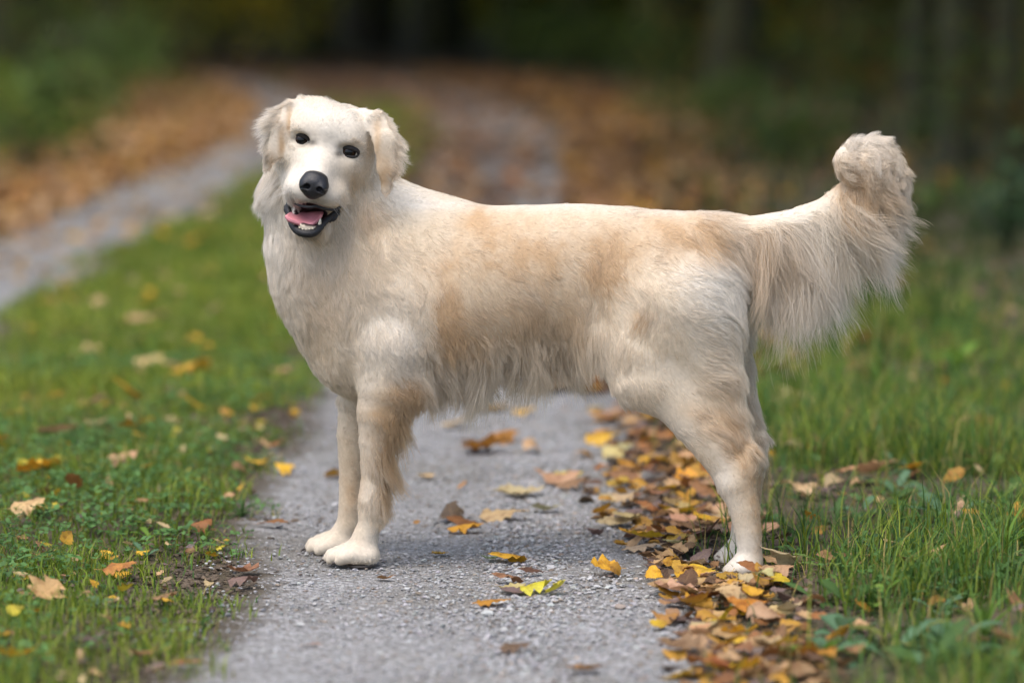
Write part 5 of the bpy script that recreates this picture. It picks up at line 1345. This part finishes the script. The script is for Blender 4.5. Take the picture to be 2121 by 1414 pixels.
for s in (-1, 1):
    me = mesh_np('eye', UB[0], UB[1]); me.materials.append(eye_mat)
    o = link('eye', me, dog); o.location = hp(50.5 * s, 1, -10) - DL; o.scale = (17.5 * PX,) * 3
    o['label'] = 'dark brown eye'
    for nm, sg, hh, th in (('upper_eyelid', -1, 9.6, 4.0), ('lower_eyelid', 1, 8.8, 2.6)):
        pts, rr_ = [], []
        for k in range(9):
            a = math.pi * k / 8
            x_ = -20.0 * math.cos(a); y_ = sg * hh * math.sin(a) ** .8
            inner = (x_ * s < 0)
            pts.append(hp(50.5 * s + x_, 1 + y_ + (2.0 if inner else -1.0) * abs(x_) / 19, 5.5 - 8.5 * (abs(x_) / 19.5) ** 2 - .012 * y_ * y_))
            rr_.append(th * (.7 + .5 * math.sin(a)))
        tube(nm, pts, rr_, lid_mat, 8, 1.0, sub=3)
# mouth
def mp(u, v, w): return dp(u, v, HW + w)
lip = tube('lower_lip', [mp(600, 402, -8), mp(597, 425, 12), mp(600, 448, 34), mp(606, 467, 56), mp(620, 480, 70), mp(637, 484, 76), mp(654, 480, 70), mp(667, 465, 52), mp(683, 450, 30), mp(704, 432, 12), mp(716, 415, -6)],
     [3, 5, 6, 7.5, 8.5, 8.5, 8.5, 7.5, 6, 5, 2.5], lip_mat, 10, 1.0, .06, 5)
tube('lip_frill', [mp(668, 462, 40), mp(684, 455, 28), mp(698, 442, 14), mp(708, 430, 0)], [4, 6.5, 5.5, 3], lip_mat, 8, .8, .22, 8, lip)
tube('lip_frill', [mp(597, 418, 2), mp(594, 434, 16), mp(600, 452, 32)], [3, 6, 4], lip_mat, 8, .8, .2, 9, lip)
tube('upper_lip', [mp(598, 396, -2), mp(604, 414, 30), mp(618, 425, 66), mp(640, 429, 86), mp(656, 428, 88), mp(676, 433, 72), mp(697, 434, 44), mp(712, 420, 20), mp(722, 402, -2)],
     [1.5, 2.4, 2.6, 3, 3, 2.6, 2.6, 2.4, 1.2], lip_mat, 8, 1.0, .05, 6)
# tongue: hangs over the lip on one side
top = [[mp(u, v, w) for (u, v, w) in row] for row in (
    [(606, 436, 10), (618, 436, 8), (634, 438, 6), (650, 437, 6), (664, 437, 8), (669, 437, 10)],
    [(600, 440, 36), (615, 444, 34), (634, 449, 30), (650, 447, 32), (664, 442, 32), (670, 440, 30)],
    [(596, 443, 62), (611, 450, 60), (632, 458, 56), (648, 457, 56), (662, 449, 52), (669, 443, 46)],
    [(591, 446, 78), (604, 453, 76), (626, 461, 68), (643, 462, 66), (656, 455, 60), (664, 445, 52)],
    [(590, 450, 80), (603, 457, 78), (626, 464, 69), (643, 465, 67), (655, 458, 61), (663, 447, 52)])]
T_ = np.array(top)
def resample(A, n0, n1):
    def one(M, n):
        x = np.linspace(0, M.shape[0] - 1, n); i = np.minimum(x.astype(int), M.shape[0] - 2); f = (x - i)
        Mp = np.concatenate((2 * M[:1] - M[1:2], M, 2 * M[-1:] - M[-2:-1]))
        f = f.reshape(-1, *([1] * (M.ndim - 1)))
        a, b, c_, d_ = Mp[i], Mp[i + 1], Mp[i + 2], Mp[i + 3]
        return .5 * (2 * b + (c_ - a) * f + (2 * a - 5 * b + 4 * c_ - d_) * f ** 2 + (3 * b - a - 3 * c_ + d_) * f ** 3)
    return one(one(A, n0).swapaxes(0, 1), n1).swapaxes(0, 1)
G_ = resample(T_, 17, 25)
a_, b_ = G_.shape[:2]
th = np.zeros((a_, b_, 1)); th += .0042
ed = np.minimum(np.linspace(0, 1, b_), np.linspace(1, 0, b_))[None, :, None]
th *= np.clip(ed * 12, .15, 1)
low_ = G_ + np.array((0, .0015, -1)) * th
V = np.concatenate((G_.reshape(-1, 3), low_.reshape(-1, 3)))
ii = np.arange(a_ * b_).reshape(a_, b_); o2 = a_ * b_
F = [(ii[i, j], ii[i + 1, j], ii[i + 1, j + 1], ii[i, j + 1]) for i in range(a_ - 1) for j in range(b_ - 1)]
F += [(o2 + ii[i, j], o2 + ii[i, j + 1], o2 + ii[i + 1, j + 1], o2 + ii[i + 1, j]) for i in range(a_ - 1) for j in range(b_ - 1)]
rim_ = [ii[0, j] for j in range(b_)] + [ii[i, -1] for i in range(1, a_)] + [ii[-1, j] for j in range(b_ - 2, -1, -1)] + [ii[i, 0] for i in range(a_ - 2, 0, -1)]
F += [(rim_[k], rim_[(k + 1) % len(rim_)], o2 + rim_[(k + 1) % len(rim_)], o2 + rim_[k]) for k in range(len(rim_))]
dogpart('tongue', mesh_np('tongue', V - DL, np.array(F)), tongue_mat)
for (u, v, w, hh, rd) in ((613, 474, 64, 5, 2.6), (620, 476, 69, 5.5, 2.8), (627, 478, 72, 5.5, 2.8), (634, 479, 73, 6, 2.8), (641, 479, 73, 6, 2.8), (648, 476, 71, 5.5, 2.8), (661, 470, 60, 18, 3.8), (609, 468, 60, 9, 3.4)):
    tip = (u + (3 if hh > 12 else 0), v - hh)
    tube('tooth', [mp(u, v + 3, w), mp((u + tip[0]) / 2, v - hh * .5, w + 2), mp(*tip, w + 2)], [rd, rd * .85, rd * (.25 if hh > 8 else .6)], tooth_mat, 8, 1.0, sub=3)
# claws and pads
for (u, v, w) in ((684, 1155, 70), (672, 1159, 88), (677, 1163, 110), (696, 1165, 130)):
    tube('claw', [dp(u, v - 1, w), dp(u - 6, v + 1, w), dp(u - 11, v + 6, w)], [3.0, 2.4, .8], claw_mat, 7, sub=3)
for (u, v, w) in ((646, 1131, -92), (634, 1136, -74), (636, 1141, -54), (653, 1145, -36)):
    tube('claw', [dp(u, v - 1, w), dp(u - 6, v + 1, w), dp(u - 11, v + 6, w)], [3.0, 2.4, .8], claw_mat, 7, sub=3)
for (u, v, w) in ((1504, 1184, 70), (1500, 1188, 87), (1511, 1192, 101)):
    tube('claw', [dp(u, v - 1, w), dp(u - 6, v + 1, w), dp(u - 10, v + 6, w)], [3.4, 2.8, 1], claw_mat, 7, sub=3)
pm = UB[0] * np.array((30, 26, 7)) * PX
me = mesh_np('paw_pad', pm, UB[1]); me.materials.append(claw_mat)
for (u, v, w) in ((748, 1171, 108), (700, 1148, -62)):
    o = link('paw_pad', me, dog); o.location = dp(u, v - 1, w) - DL
# whiskers and stray guard hairs
rg = np.random.default_rng(77)
def wire_hairs(name, curves, rad, col):
    n_, k_ = len(curves), len(curves[0])
    me = bpy.data.hair_curves.new(name); me.add_curves([k_] * n_)
    me.position_data.foreach_set('vector', (np.array(curves) - DL).astype(np.float32).ravel())
    ra = me.attributes.get('radius') or me.attributes.new('radius', 'FLOAT', 'POINT')
    ra.data.foreach_set('value', np.tile(rad * np.linspace(1, .25, k_), n_).astype(np.float32))
    c4 = np.ones((n_, 4), np.float32); c4[:, :3] = col
    me.attributes.new('fur_tint', 'FLOAT_COLOR', 'CURVE').data.foreach_set('color', c4.ravel())
    me.materials.append(fur_mat)
    o = bpy.data.objects.new(name, me); S.collection.objects.link(o); o.parent = dog
cur = []
for s in (-1, 1):
    for k in range(9):
        r0_, d0_ = s * rg.uniform(22, 40), rg.uniform(92, 115)
        L = rg.uniform(35, 70)
        cur.append([hp(r0_ + s * L * t, d0_ + 10 * t + L * .45 * t * t, 80 - 25 * t) for t in np.linspace(0, 1, 8)])
wire_hairs('whisker', cur, .00016, (.75, .72, .68))
